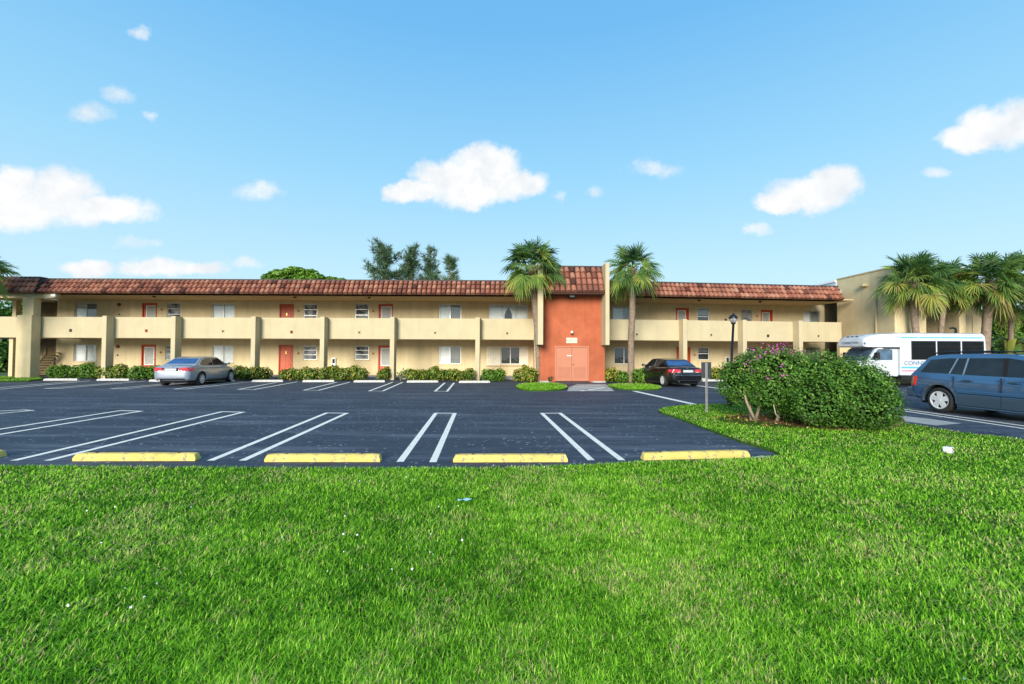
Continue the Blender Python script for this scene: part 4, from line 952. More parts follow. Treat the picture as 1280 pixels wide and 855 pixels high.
# banana-like plant with drooping yellow leaves
def arching_plant(base, H, label, n, seed):
    rng = np.random.default_rng(seed); root = empty('arching_plant', (*base, 0), label, 'plant'); V, F, T = [], [], []; c = 0; mb = MB()
    for k in range(3): mb.tube([(k*.35-.3, 0, 0), (k*.35-.35, .05, H*.6)], [.09, .06], 7)
    for i in range(n):
        az = rng.uniform(0, 6.283); d = np.array([math.cos(az), math.sin(az), 0]); L_ = H*rng.uniform(.45, .75); o = np.array([rng.uniform(-.4, .4), 0, H*rng.uniform(.4, .62)]); tn_ = rng.choice([.3, .5, .7, .93, 1.]); sd_ = np.array([-d[1], d[0], 0])
        for j in range(8):
            s = j/7; p = o+d*L_*s*.8+np.array([0, 0, L_*(.9*s-1.35*s*s)]); w_ = .17*math.sin(math.pi*min(1, s*.93+.07))**.7; V += [p-sd_*w_+[0, 0, -.3*w_], p, p+sd_*w_+[0, 0, -.3*w_]]; T += [tn_]*3
        for j in range(7): F += [(c+3*j, c+3*j+1, c+3*j+4, c+3*j+3), (c+3*j+1, c+3*j+2, c+3*j+5, c+3*j+4)]
        c += 24
    mb.build('stem', 'palm_bark', root, True); F = np.array(F); finish('leaves', np_mesh(np.array(V), F.ravel(), np.full(len(F), 4), np.array(T)), 'palm_leaf', root, True)
arching_plant(at(1262, 445, 27.5)[:2], 4.4, 'arching plant with yellowing drooping leaves above the roof of the blue car', 16, 31)
arching_plant(at(1243, 445, 28)[:2], 3.0, 'lower arching plant by the corner of the yellow gable wall', 12, 33)
# ------------------------------------------------------------------ lawn blades (uncountable)
def inside(px_, py_, poly):
    r = np.zeros(len(px_), bool); n = len(poly); j = n-1
    for i in range(n):
        xi, yi = poly[i][:2]; xj, yj = poly[j][:2]
        c = ((yi > py_) != (yj > py_)); 
        with np.errstate(divide='ignore', invalid='ignore'): r ^= c & (px_ < (xj-xi)*(py_-yi)/(yj-yi+1e-12)+xi)
        j = i
    return r
def vnoise(x, y, s, seed):
    rng = np.random.default_rng(seed); G = rng.random((64, 64)); u, v = x*s+100, y*s+100; iu, iv = np.floor(u).astype(int), np.floor(v).astype(int); fu, fv = u-iu, v-iv; fu = fu*fu*(3-2*fu); fv = fv*fv*(3-2*fv)
    g = lambda a, b: G[a % 64, b % 64]
    return (g(iu, iv)*(1-fu)+g(iu+1, iv)*fu)*(1-fv)+(g(iu, iv+1)*(1-fu)+g(iu+1, iv+1)*fu)*fv
def blades(name, X_, Y_, z0, h, wd, label, mat='grass'):
    n = len(X_); r = np.hypot(X_, Y_)
    pat = vnoise(X_, Y_, .9, 5)*.30+vnoise(X_, Y_, 2.7, 6)*.25+vnoise(X_, Y_, 11., 7)*.45
    dry = vnoise(X_, Y_, 1.6, 9)*.5+vnoise(X_, Y_, 5.5, 10)*.5
    hh = h*(.55+.75*RNG.random(n))*(.82+.32*pat); ww = wd*(.7+.6*RNG.random(n))
    az = RNG.uniform(0, 6.283, n); lean = (.25+1.15*RNG.random(n))
    dx, dy = np.cos(az), np.sin(az); sx, sy = -dy, dx
    base = np.stack([X_, Y_, np.full(n, z0)], 1); D = np.stack([dx, dy, 0*dx], 1); S = np.stack([sx, sy, 0*sx], 1); Zv = np.array([0, 0, 1.])
    pts = []
    for q, k in ((0., .8), (.5, 1.), (1., 0.)):
        c = base+D*(hh*lean*q**1.6)[:, None]+Zv*(hh*(q-.36*lean*q*q))[:, None]
        pts += [c-S*(ww*.5*k)[:, None], c+S*(ww*.5*k)[:, None]] if k > 0 else [c]
    V = np.stack(pts, 1).reshape(-1, 3); k = np.arange(n)[:, None]*5
    F = np.concatenate([k, k+1, k+3, k+2, k+2, k+3, k+4], 1).ravel(); sizes = np.tile([4, 3], n)
    tn = np.clip(.16+.74*(pat-.15)+RNG.normal(0, .27, n), 0, .90)
    deadp = np.clip((dry-.40)*1.0, .03, .42); tn = np.where(RNG.random(n) < deadp, RNG.uniform(.91, 1., n), tn)
    o = finish(name, np_mesh(V, F, sizes, np.repeat(tn, 5)), mat); tag(o, label, 'grass', None, 'stuff'); return o
NG = 620000; rr = 1.7*np.exp(RNG.random(NG)*math.log(16/1.7)); th = RNG.uniform(-R(60), R(60), NG); gx, gy = rr*np.sin(th), rr*np.cos(th)
ok = inside(gx, gy, lawn_poly); gx, gy = gx[ok], gy[ok]
bare = ((gx-7.1)/2.0)**2+((gy-10.75)/1.1)**2 < 1; ok = ~bare | (RNG.random(len(gx)) < .08); gx, gy = gx[ok], gy[ok]
rad_ = np.hypot(gx, gy)
blades('lawn_grass', gx, gy, .03, .052*np.clip(1.1-.02*rad_, .75, 1), .0052*np.clip((rad_/2.6)**.5, 1, 3), 'thick mown grass of the foreground lawn')
for poly, n, lab in ((ISL_A, 9000, 'grass on the island left of the orange tower'), (ISL_B, 8000, 'grass on the island right of the orange tower'), (ISL_C, 9000, 'grass on the strip beside the stair bay')):
    a = np.array(poly); lo, hi = a.min(0), a.max(0); x, y = RNG.uniform(lo[0], hi[0], n), RNG.uniform(lo[1], hi[1], n); ok = inside(x, y, poly); blades('island_grass', x[ok], y[ok], .05, .07, .018, lab)
# white specks in the lawn: clover heads and torn paper
n = 260; rr = 2.2*np.exp(RNG.random(n)*math.log(8.5/2.2)); th = RNG.uniform(-R(52), R(52), n); x, y = rr*np.sin(th), rr*np.cos(th)
pt_ = vnoise(x, y, .8, 21) > .52; ok = inside(x, y, lawn_poly) & pt_; x, y = x[ok], y[ok]
o = finish('clover_heads', leaf_mesh(np.stack([x, y, np.full(len(x), .085)], 1), np.tile([[0, -.5, 1.]], (len(x), 1)), .016*(.6+.9*RNG.random(len(x))), RNG.random(len(x)), .9), 'petal'); tag(o, 'tiny white specks of clover and litter scattered in the lawn', 'clover', None, 'stuff')
n = 500; x, y = 5.1+3.9*RNG.random(n), 9.4+2.6*RNG.random(n); ok = (((x-7.1)/2.1)**2+((y-10.75)/1.3)**2 < 1); x, y = x[ok], y[ok]
o = finish('fallen_leaves', leaf_mesh(np.stack([x, y, np.full(len(x), .05)], 1), np.tile([[0, 0, 1.]], (len(x), 1)), .05*(.6+.9*RNG.random(len(x))), RNG.uniform(.85, 1, len(x)), .6), 'croton'); tag(o, 'dry fallen leaves on the soil under the flowering bush', 'leaves', None, 'stuff')
M['lantern'] = glass('lantern_glass', (.55, .58, .60))
M['sign_back'] = plain('sign_back', (.05, .055, .06), .5, .3, var=.1)
# ------------------------------------------------------------------ vehicles (local x forward, y left, z up)
def loft_body(name, st, mat, root, subsurf=2):
    vs, fs = [], []
    for (x, zb, zs, zt, w_) in st:
        half = [(0, zb), (w_*.78, zb), (w_*.955, zb+.05), (w_, zb+.38*(zs-zb)), (w_*1.0, zb+.72*(zs-zb)), (w_*.975, zs-.02), (w_*.90, zs+.25*(zt-zs)), (w_*.55, zs+.8*(zt-zs)), (0, zt)]
        vs += [(x, y, z) for y, z in half] + [(x, -y, z) for y, z in half[-2:0:-1]]
    n = 16
    for i in range(len(st)-1): fs += [(i*n+k, i*n+(k+1) % n, (i+1)*n+(k+1) % n, (i+1)*n+k) for k in range(n)]
    fs += [tuple(range(n))[::-1], tuple(range((len(st)-1)*n, len(st)*n))]
    return MB().add(vs, fs).build(name, mat, root, True, smooth=True, subsurf=subsurf, fix=True)
def cutter(x, z, r, w_, sgn, root):
    mb = MB(); mb.lathe([(r, 0), (r, .62)], 40, 'Y', (x, sgn*w_ + (.14 if sgn > 0 else -.14) - (.62 if sgn > 0 else 0), z))
    return mb.build('cut', 'rubber', root, True, fix=True)
def wheel(x, y, r, wdt, sgn, root, style):
    e = bpy.data.objects.new('wheel', None); COL.objects.link(e); e.parent = root; e.location = (x, y, r); e.empty_display_size = .1
    ri = r*(.70 if style == 'star' else .66); o = sgn*wdt/2
    t_ = MB(); t_.lathe([(ri, -wdt/2), (r*.93, -wdt/2), (r, -wdt/2+.035), (r, wdt/2-.035), (r*.93, wdt/2), (ri, wdt/2), (ri*.96, wdt/2-.05), (ri*.96, -wdt/2+.05), (ri, -wdt/2)], 36, 'Y', cap=False); t_.build('tyre', 'rubber', e, True, smooth=True, fix=True)
    d_ = MB(); d_.lathe([(ri*.97, o-sgn*.07), (ri*.97, o-sgn*.05)] if sgn > 0 else [(ri*.97, o+.05), (ri*.97, o+.07)], 32, 'Y'); d_.build('spoke_shade', 'rim_dark', e, True)  # near-black disc, paints the shade behind the spokes
    m_ = MB(); N = 40; vs = []
    for rad_, off in ((ri*1.0, 0.), (ri*.88, .012), (ri*.88, .05), (ri*1.0, .05)): vs += [(rad_*math.cos(2*math.pi*k/N), o+sgn*(.006-off), rad_*math.sin(2*math.pi*k/N)) for k in range(N)]
    m_.add(vs, [(j*N+k, j*N+(k+1) % N, ((j+1) % 4)*N+(k+1) % N, ((j+1) % 4)*N+k) for j in range(4) for k in range(N)])
    ns, half = (5, .20) if style == 'star' else ((7, .13) if style == 'multi' else (5, .17))
    for k in range(ns):
        a = 2*math.pi*k/ns+.3; ca, sa = math.cos(a), math.sin(a); q = lambda rr_, tt_, yy: (rr_*ca-tt_*sa, yy, rr_*sa+tt_*ca)
        y0, y1 = o+sgn*.004, o-sgn*.03
        P_ = [q(ri*.12, -ri*half*1.1, y0), q(ri*.12, ri*half*1.1, y0), q(ri*.92, ri*half*(.75 if style != 'star' else 1.5), y0-sgn*.006), q(ri*.92, -ri*half*(.75 if style != 'star' else 1.5), y0-sgn*.006)]
        m_.prism(P_, (0, y1-y0, 0))
    m_.lathe([(ri*.27, o-.03), (ri*.27, o-.002), (ri*.2, o+.008)] if sgn > 0 else [(ri*.2, o-.008), (ri*.27, o+.002), (ri*.27, o+.03)], 20, 'Y')
    m_.build('rim', 'rim', e, True, fix=True)
M['rim_dark'] = plain('brake_shadow', (.02, .02, .02), .6, .3)
M['lining'] = plain('arch_lining', (.01, .01, .01), .95)
def greenhouse(prof, wb, zb, k, mat, root, name='cabin', bev=.05):
    W = lambda z: wb-(z-zb)*k; n = len(prof)
    vs = [(x, W(z), z) for x, z in prof] + [(x, -W(z), z) for x, z in prof]
    fs = [tuple(range(n)), tuple(range(n, 2*n))[::-1]] + [(i, n+i, n+(i+1) % n, (i+1) % n) for i in range(n)]
    o = MB().add(vs, fs).build(name, mat, root, True, smooth=True, bevel=bev, seg=3, fix=True)
    bake(o); me = o.data
    wn = o.modifiers.new('wn', 'WEIGHTED_NORMAL'); return W
def side_glass(polys, W, root, mat='car_glass', name='side_window', trim=None):
    for pl in polys:
        for s in (1, -1):
            P_ = [Vector((x, s*(W(z)+.006), z)) for x, z in pl]
            MB().prism(P_, (0, -s*.012, 0)).build(name, mat, root, True, fix=True)
def strip_glass(prof, i, W, root, name, mat='car_glass', mg=.06, me_=.05):
    (xa, za), (xb, zb) = prof[i], prof[i+1]; d = Vector((xb-xa, 0, zb-za)); L_ = d.length; d.normalize(); n = Vector((-d.z, 0, d.x)); n = n if n.z > 0 else -n
    a, b = Vector((xa, 0, za))+d*me_+n*.006, Vector((xb, 0, zb))-d*me_+n*.006; wa, wb_ = W(a.z)-mg, W(b.z)-mg
    P_ = [a+Vector((0, -wa, 0)), a+Vector((0, wa, 0)), b+Vector((0, wb_, 0)), b+Vector((0, -wb_, 0))]
    MB().prism(P_, n*-.012).build(name, mat, root, True, fix=True)
def pbox(name, a, b, mat, root, bevel=.01, fn=None, seg=2):
    mb = MB(); mb.box(a, b, fn); return mb.build(name, mat, root, True, bevel=bevel, seg=seg, smooth=False, fix=True)
def sedan(name, label, loc, heading, paint, rear_glass, style):
    root = empty(name, loc, label, 'car', None, math.atan2(heading[1], heading[0])); hw = .90; r = .325; xa, xf = -1.36, 1.42
    st = [(-2.30, .44, .62, .66, .50), (-2.27, .34, .80, .84, .68), (-2.20, .27, .93, .985, .80), (-2.05, .23, .97, 1.04, .865), (-1.6, .2, .975, 1.055, .895), (-.8, .18, .955, 1.02, .905), (0, .18, .93, .98, .91), (.9, .18, .90, .97, .905), (1.45, .2, .85, .93, .885), (1.9, .22, .76, .84, .83), (2.15, .26, .68, .75, .73), (2.27, .34, .58, .62, .56), (2.29, .40, .52, .54, .44)]
    bd = loft_body('body', st, paint, root); bake(bd, [cutter(x, r, r+.055, hw, s, root) for x in (xa, xf) for s in (1, -1)])
    prof = [(-1.72, .98), (-1.62, 1.06), (-1.02, 1.345), (-.62, 1.415), (-.1, 1.43), (.35, 1.405), (.52, 1.375), (1.22, .97), (1.22, .9), (-1.72, .9)]
    W = greenhouse(prof, .80, .92, .38, paint, root)
    side_glass([[(-.62, .99), (-1.13, .99), (-1.30, 1.06), (-.98, 1.27), (-.62, 1.35), (-.22, 1.365), (-.22, .985)], [(-.15, .985), (-.15, 1.365), (.15, 1.35), (.47, 1.315), (.98, .99)]], W, root)
    strip_glass(prof, 1, W, root, 'rear_window', rear_glass, .09, .05); strip_glass(prof, 6, W, root, 'windscreen', 'car_glass', .08, .05)
    for s in (1, -1):
        mb = MB(); mb.add([(-2.315, s*.36, .745), (-2.305, s*.36, .905), (-2.255, s*.70, .925), (-2.02, s*.885, .90), (-2.02, s*.905, .77), (-2.245, s*.80, .735), (-2.15, s*.36, .77), (-2.15, s*.36, .905), (-2.08, s*.70, .92), (-1.95, s*.80, .90), (-1.95, s*.82, .80), (-2.08, s*.70, .755)],
            [(0,1,2,5),(2,3,4,5),(6,11,8,7),(8,11,10,9),(0,6,7,1),(1,7,8,2),(2,8,9,3),(3,9,10,4),(4,10,11,5),(5,11,6,0)])
        tl = mb.build('tail_lamp', 'tail_red', root, True, bevel=.015, fix=True)
        MB().box((-2.318, s*.40, .752), (-2.28, s*.55, .782)).build('reverse_lens', 'plate', tl, True, bevel=.006)
        pbox('headlamp', (2.02, s*.50, .60), (2.2, s*.76, .74), 'pane_white', root, .04)
        mb = MB(); mb.box((.82, s*.86, .98), (1.0, s*1.04, 1.11)); mb.build('mirror', paint, root, True, bevel=.035, seg=3)
        for x in (-.95, .12): pbox('door_handle', (x-.09, s*.893, .855), (x+.09, s*.925, .885), paint, root, .01)
        pbox('sill_trim', (-.98, s*.80, .17), (1.02, s*.893, .235), 'lining', root, .02)
        for x in (-.18, 1.03): pass
    for x in (xa, xf):
        for s in (1, -1): wheel(x, s*(hw-.115), r, .215, s, root, style)
    pb = pbox('number_plate', (-2.325, -.26, .755), (-2.262, .26, .875), 'plate', root, .006)
    pbox('plate_recess', (-2.316, -.31, .735), (-2.262, .31, .895), 'lining', root, .01)
    pbox('badge', (-2.262, -.035, .945), (-2.22, .035, .985), 'chrome', root, .008)
    pbox('lower_bumper', (-2.305, -.60, .33), (-2.2, .60, .39), 'lining', root, .02)
    for s in (1,): 
        mb = MB(); mb.tube([(-2.33, .48, .31), (-2.1, .48, .31)], .035, 10); mb.build('exhaust', 'chrome', root, True)
    pbox('underbody', (-2.0, -.62, .16), (2.0, .62, .3), 'lining', root, .02)
    return root
M['pane_white'] = glass('lamp_lens', (.5, .52, .55))
sedan('silver_car', 'silver four-door sedan seen from behind, parked nose-in at the left of the building', (-16.55, 23.2, 0), (-.115, 1), 'silver', 'blue_glass', 'multi')
blk = sedan('black_car', 'black four-door sedan parked nose-in right of the orange tower', (8.50, 24.0, 0), (-.10, 1), 'black', 'blue_glass', 'five')
pbox('rub_strip', (-2.325, -.66, .60), (-2.24, .66, .625), 'chrome', blk, .005)
# --- SUV
def suv():
    hd = (.09, -1.); root = empty('blue_suv', (13.52, 11.55, 0), 'blue SUV with dark lower cladding and roof rails, cut off by the right edge', 'suv', None, math.atan2(hd[1], hd[0]))
    r = .365; hw = .915; xa, xf = -1.36, 1.355
    st = [(-2.33, .48, .62, .66, .62), (-2.30, .40, .85, .90, .78), (-2.22, .34, 1.02, 1.06, .855), (-2.0, .30, 1.07, 1.10, .895), (-1.4, .28, 1.08, 1.11, .91), (-.5, .27, 1.06, 1.09, .915), (.4, .27, 1.04, 1.08, .915), (1.1, .28, 1.01, 1.08, .905), (1.7, .30, .95, 1.03, .88), (2.05, .33, .86, .95, .82), (2.26, .38, .74, .80, .68), (2.32, .46, .62, .66, .5)]
    bd = loft_body('body', st, 'suv_blue', root); bake(bd, [cutter(x, r, r+.075, hw, s, root) for x in (xa, xf) for s in (1, -1)])
    prof = [(-2.24, 1.08), (-2.12, 1.22), (-1.82, 1.60), (-1.66, 1.665), (-1.2, 1.70), (-.4, 1.72), (.25, 1.70), (.5, 1.66), (1.34, 1.07), (1.34, .98), (-2.24, .98)]
    W = greenhouse(prof, .875, 1.02, .27, 'suv_blue', root, bev=.06)
    wins = [[(-1.95, 1.155), (-1.72, 1.53), (-1.20, 1.585), (-1.02, 1.585), (-1.16, 1.14)], [(-1.10, 1.14), (-.96, 1.585), (-.76, 1.59), (-.80, 1.13)], [(-.745, 1.13), (-.70, 1.592), (.08, 1.60), (.13, 1.12)], [(.25, 1.12), (.21, 1.60), (.50, 1.55), (1.12, 1.12)]]
    side_glass(wins, W, root)
    # black B pillar and chrome-grey window dividers
    side_glass([[(.14, 1.12), (.09, 1.60), (.20, 1.60), (.24, 1.12)]], W, root, 'lining', 'pillar_trim')
    side_glass([[(-1.15, 1.14), (-1.01, 1.585), (-.985, 1.585), (-1.12, 1.14)], [(-.79, 1.13), (-.745, 1.59), (-.715, 1.59), (-.755, 1.13)]], W, root, 'steel', 'window_divider')
    strip_glass(prof, 1, W, root, 'rear_window', 'car_glass', .08, .03); strip_glass(prof, 7, W, root, 'windscreen', 'car_glass', .08, .06)
    for s in (1, -1):
        # cladding: lower doors and arch lips follow the body side
        for (x0, x1) in ((-.90, .86),):
            pbox('side_cladding', (x0, s*.86, .27), (x1, s*.934, .60), 'suv_clad', root, .025); pbox('rub_strip', (x0, s*.88, .615), (x1, s*.944, .70), 'suv_blue', root, .012)
        pbox('side_step', (-.88, s*.80, .22), (.86, s*.95, .268), 'suv_clad', root, .02)
        for x in (xa, xf):
            mb = MB(); N = 18; R0, R1 = r+.075, r+.15; vs = []
            for k in range(N+1):
                a = R(-8)+R(196)*k/N
                for rad_, yy in ((R0, .80), (R0, .938), (R1, .930), (R1, .80)): vs.append((x+rad_*math.cos(a), s*yy, r+rad_*math.sin(a)))
            mb.add(vs, [(4*k+j, 4*k+(j+1) % 4, 4*k+4+(j+1) % 4, 4*k+4+j) for k in range(N) for j in range(4)] + [(0,1,2,3), (4*N+3,4*N+2,4*N+1,4*N)]); mb.build('arch_flare', 'suv_clad', root, True, fix=True, smooth=False, bevel=.012)
        mb = MB(); mb.add([(-2.335, s*.60, .70), (-2.29, s*.62, 1.03), (-2.20, s*.845, 1.05), (-2.06, s*.905, 1.04), (-2.10, s*.90, .74), (-2.24, s*.83, .70), (-2.2, s*.6, .72), (-2.2, s*.6, 1.02), (-2.1, s*.8, 1.03), (-2.0, s*.85, 1.03), (-2.04, s*.85, .74), (-2.15, s*.78, .72)],
            [(0,1,2,5),(2,3,4,5),(6,11,8,7),(8,11,10,9),(0,6,7,1),(1,7,8,2),(2,8,9,3),(3,9,10,4),(4,10,11,5),(5,11,6,0)]); mb.build('tail_lamp', 'tail_red', root, True, bevel=.015, fix=True)
        for x in (-.62, .42):
            h_ = pbox('door_handle', (x-.11, s*.90, .955), (x+.11, s*.955, 1.0), 'suv_clad', root, .014)
        mb = MB(); mb.tube([(-1.75, s*.60, 1.66), (-1.66, s*.60, 1.745), (-1.2, s*.60, 1.765), (-.3, s*.60, 1.785), (.2, s*.60, 1.765), (.3, s*.60, 1.70)], .018, 8); mb.build('roof_rail', 'black_metal', root, True, smooth=True)
        mb = MB(); mb.box((1.0, s*.90, 1.06), (1.16, s*1.12, 1.22)); mb.build('mirror', 'suv_blue', root, True, bevel=.04, seg=3)
        # door shut lines: thin black strips painting the shade of the gaps
        for x, z0, z1 in ((-.98, .72, 1.08), (.16, .30, 1.08), (1.1, .30, 1.05)): pbox('shut_line', (x-.0035, s*.89, z0), (x+.0035, s*(.9175 if z0 > .5 else .9385), z1), 'lining', root, 0)
    pbox('rear_bumper', (-2.41, -.84, .38), (-2.12, .84, .68), 'suv_clad', root, .06, seg=3)
    pbox('roof_crossbar', (-1.3, -.6, 1.745), (-1.24, .6, 1.785), 'black_metal', root, .01)
    pbox('underbody', (-2.1, -.65, .22), (2.1, .65, .4), 'lining', root, .02)
    for x in (xa, xf):
        for s in (1, -1): wheel(x, s*(hw-.12), r, .235, s, root, 'star')
suv()
# --- shuttle bus (front toward -X; local x forward)
def bus():
    root = empty('shuttle_bus', (21.6, 23.65, 0), 'white shuttle bus with blue and pink stripes and dark passenger windows, behind the flowering bush', 'bus', None, math.pi)
    hw = 1.05; x0, x1 = -3.0, 3.02; zb, zt = .62, 2.84
    # coach box: rounded roof section, extruded
    sec = [(-hw, zb), (-hw*1.0, 2.45), (-hw*.97, 2.66), (-hw*.86, 2.79), (-hw*.6, zt), (hw*.6, zt), (hw*.86, 2.79), (hw*.97, 2.66), (hw, 2.45), (hw, zb)]
    mb = MB(); vs = []
    for x, k in ((x0, 0), (x0+.16, 1), (1.55, 1)):
        for y, z in sec: vs.append((x+(.12*max(0, (z-zb)/(zt-zb)) if k == 0 else 0), y*(.97 if k == 0 else 1), z if k else min(z, 2.76)))
    n = len(sec); mb.add(vs, [(i*n+j, i*n+(j+1) % n, (i+1)*n+(j+1) % n, (i+1)*n+j) for i in range(2) for j in range(n)] + [tuple(range(n)), tuple(range(2*n, 3*n))[::-1]])
    mb.build('body', 'bus_white', root, True, fix=True, bevel=.02)
    # cap over the cab: nose drops forward
    mb = MB(); vs = []
    for x, zc_, zt_, k in ((1.551, 2.06, 2.82, 1.), (2.4, 2.06, 2.81, .99), (2.85, 2.06, 2.75, .97), (3.15, 2.07, 2.65, .93), (3.28, 2.09, 2.54, .88), (3.33, 2.14, 2.40, .84)):
        for y, z in [(-hw*k, zc_), (-hw*k, zc_+(zt_-zc_)*.55), (-hw*k*.9, zt_-.06), (-hw*k*.6, zt_), (hw*k*.6, zt_), (hw*k*.9, zt_-.06), (hw*k, zc_+(zt_-zc_)*.55), (hw*k, zc_)]: vs.append((x, y, z))
    mb.add(vs, [(i*8+j, i*8+(j+1) % 8, (i+1)*8+(j+1) % 8, (i+1)*8+j) for i in range(5) for j in range(8)] + [tuple(range(8)), tuple(range(40, 48))[::-1]])
    mb.build('roof_cap', 'bus_white', root, True, fix=True, bevel=.03, seg=3)
    # cab and bonnet
    mb = MB(); pr = [(1.552, .55), (1.552, 2.05), (2.55, 2.05), (2.70, 1.98), (3.18, 1.33), (3.30, 1.26), (4.05, 1.12), (4.22, 1.0), (4.26, .55)]
    for s in (0,): mb.prism([(x, -.93, z) for x, z in pr], (0, 1.86, 0))
    mb.build('cab', 'bus_white', root, True, fix=True, bevel=.05, seg=3)
    mb = MB(); a, b = Vector((2.715, 0, 1.97)), Vector((3.17, 0, 1.36)); n_ = Vector((.8, 0, .6)); mb.prism([a+n_*.004+Vector((0, -.8, 0)), a+n_*.004+Vector((0, .8, 0)), b+n_*.004+Vector((0, .84, 0)), b+n_*.004+Vector((0, -.84, 0))], n_*.012)
    mb.build('windscreen', 'bus_glass', root, True, fix=True)
    for s in (1, -1):
        mb = MB(); mb.prism([(1.86, s*.928, 1.40), (1.86, s*.928, 1.92), (2.02, s*.928, 1.97), (2.60, s*.928, 1.97), (3.02, s*.928, 1.40)], (0, s*.012, 0)); mb.build('cab_window', 'bus_glass', root, True, fix=True)
        mr = pbox('mirror', (2.72, s*.97, 1.42), (2.84, s*1.2, 1.80), 'black_metal', root, .03)
        MB().tube([(2.78, s*.93, 1.6), (2.78, s*1.05, 1.6)], .02, 6).build('bracket', 'black_metal', mr, True)
        # passenger windows, black rubber frames with divided upper vents
        for k, (a_, b_) in enumerate(((-.30, .98), (-1.58, -.36), (-2.78, -1.64))):
            f_ = pbox('window', (a_, s*(hw-.02), 1.42), (b_, s*(hw+.012), 2.40), 'lining', root, .05, seg=3)
            pbox('pane', (a_+.05, s*(hw+.006), 1.47), (b_-.05, s*(hw+.018), 2.12), 'bus_side_glass', f_, .02); pbox('vent_pane', (a_+.05, s*(hw+.006), 2.15), (b_-.05, s*(hw+.018), 2.35), 'bus_side_glass', f_, .02)
        pbox('roof_stripe', (-2.72, s*(hw*.985-.02), 2.54), (.55, s*(hw*.985+.008), 2.60), 'bus_blue', root, 0); pbox('roof_stripe', (.60, s*(hw*.985-.02), 2.54), (1.5, s*(hw*.985+.008), 2.60), 'bus_blue', root, 0)
        pbox('side_stripe', (-2.9, s*(hw-.02), .98), (1.5, s*(hw+.006), 1.06), 'bus_blue', root, 0); pbox('side_stripe', (-2.9, s*(hw-.02), .82), (1.5, s*(hw+.006), .90), 'bus_pink', root, 0)
        pbox('skirt', (-2.4, s*.80, .38), (1.5, s*(hw-.02), .615), 'lining', root, .02)
        pbox('roof_gutter', (1.56, s*.94, 2.01), (2.35, s*1.07, 2.055), 'lining', root, .01)
        pbox('headlamp', (4.18, s*.55, .78), (4.275, s*.82, .96), 'pane_white', root, .02)
        for x in (-1.7, 3.35): wheel(x, s*.80, .39, .26, s, root, 'five')
        pbox('tail_lamp', (-3.02, s*.78, .95), (-2.97, s*.95, 1.3), 'tail_red', root, .02)
    for y in (-.3, 0, .3): pbox('marker_lamp', (3.16, y-.06, 2.625), (3.22, y+.06, 2.665), 'lining', root, .008)
    pbox('marker_lamp', (3.24, .90, 2.2), (3.31, .95, 2.32), 'letter_blue', root, .01); pbox('bumper', (4.2, -.95, .45), (4.38, .95, .7), 'steel', root, .04)
    pbox('rear_bumper', (-3.12, -1.0, .45), (-2.95, 1.0, .65), 'lining', root, .03)
    # lettering: near side is local -y ... the bus faces -X so its left flank (+y local) faces the camera
    text('lettering', 'CONNEX', .30, 'letter_blue', root, (.72, hw+.008, 1.24), (math.pi/2, 0, math.pi))
    text('lettering', 'CONNECTION', .17, 'letter_blue', root, (3.345, 0., 2.30), (R(88), 0, math.pi/2))
    mb = MB()
    for sgn in (1, -1): mb.prism([(.05+.0, hw+.008, 1.34), (.05+sgn*.14, hw+.008, 1.44), (.05+sgn*.20, hw+.008, 1.40), (.05+sgn*.06, hw+.008, 1.30)], (0, .003, 0))
    mb.build('bird_emblem', 'letter_blue', root, True, fix=True)
    mb = MB(); mb.tube([(-1.85, .55, 2.80), (-1.85, .55, 3.02), (-1.80, .55, 3.09), (-1.68, .55, 3.11), (-1.55, .55, 3.09)], .055, 10); mb.build('vent_pipe', 'black_metal', root, True, smooth=True)
    pbox('chassis', (-2.8, -.5, .38), (4.0, .5, .6), 'lining', root, 0)
M['bus_glass'] = glass('bus_screen', (.05, .09, .14)); M['bus_side_glass'] = plain('bus_side_glass', (.006, .0065, .007), .12, var=.4, scale=2, spec=.22)
bus()
# ------------------------------------------------------------------ wheel stops
def wheel_stop(a, b, mat, label, group, h=.108, dp=.15):
    p, q = a, b; d = (q-p); L_ = d.length; root_ang = math.atan2(d.y, d.x); mb = MB(); k = .022; e = .035
    nseg = 14; vs = []
    rs = random.Random(int(L_*1000+p.x*77)); 
    for i in range(nseg+1):
        x = L_*i/nseg; end = i in (0, nseg); hh = h*(.93 if end else 1)+rs.uniform(-.003, .003); xo = 0
        for (y, z) in ((0, -.01), (.004, hh*.4), (.010, hh*.83), (.034, hh), (dp-.034, hh), (dp-.010, hh*.83), (dp, -.01)): vs.append((x + (e*.7 if i == 0 and z > hh*.5 else (-e*.7 if i == nseg and z > hh*.5 else 0)), y+rs.uniform(-.0025, .0025), z))
    n = 7; mb.add(vs, [(i*n+j, i*n+(j+1) % n, (i+1)*n+(j+1) % n, (i+1)*n+j) for i in range(nseg) for j in range(n)] + [tuple(range(n)), tuple(range(nseg*n, (nseg+1)*n))[::-1]])
    o = mb.build('wheel_stop', mat, None, bevel=.004, fix=True); o.location = (p.x, p.y, 0); o.rotation_euler.z = root_ang
    pins = MB()
    for x in (.3, L_-.3): pins.lathe([(.018, h-.005), (.018, h+.006), (.008, h+.009)], 10, 'Z', (x, dp/2, 0))
    pins.build('anchor_pin', 'rust', o, True); return tag(o, label, 'wheel stop', group)
M['rust'] = plain('rust', (.12, .05, .03), .9, var=.4, scale=30)
YG, WG = 'yellow wheel stops along the lawn', 'white wheel stops along the foot of the building'
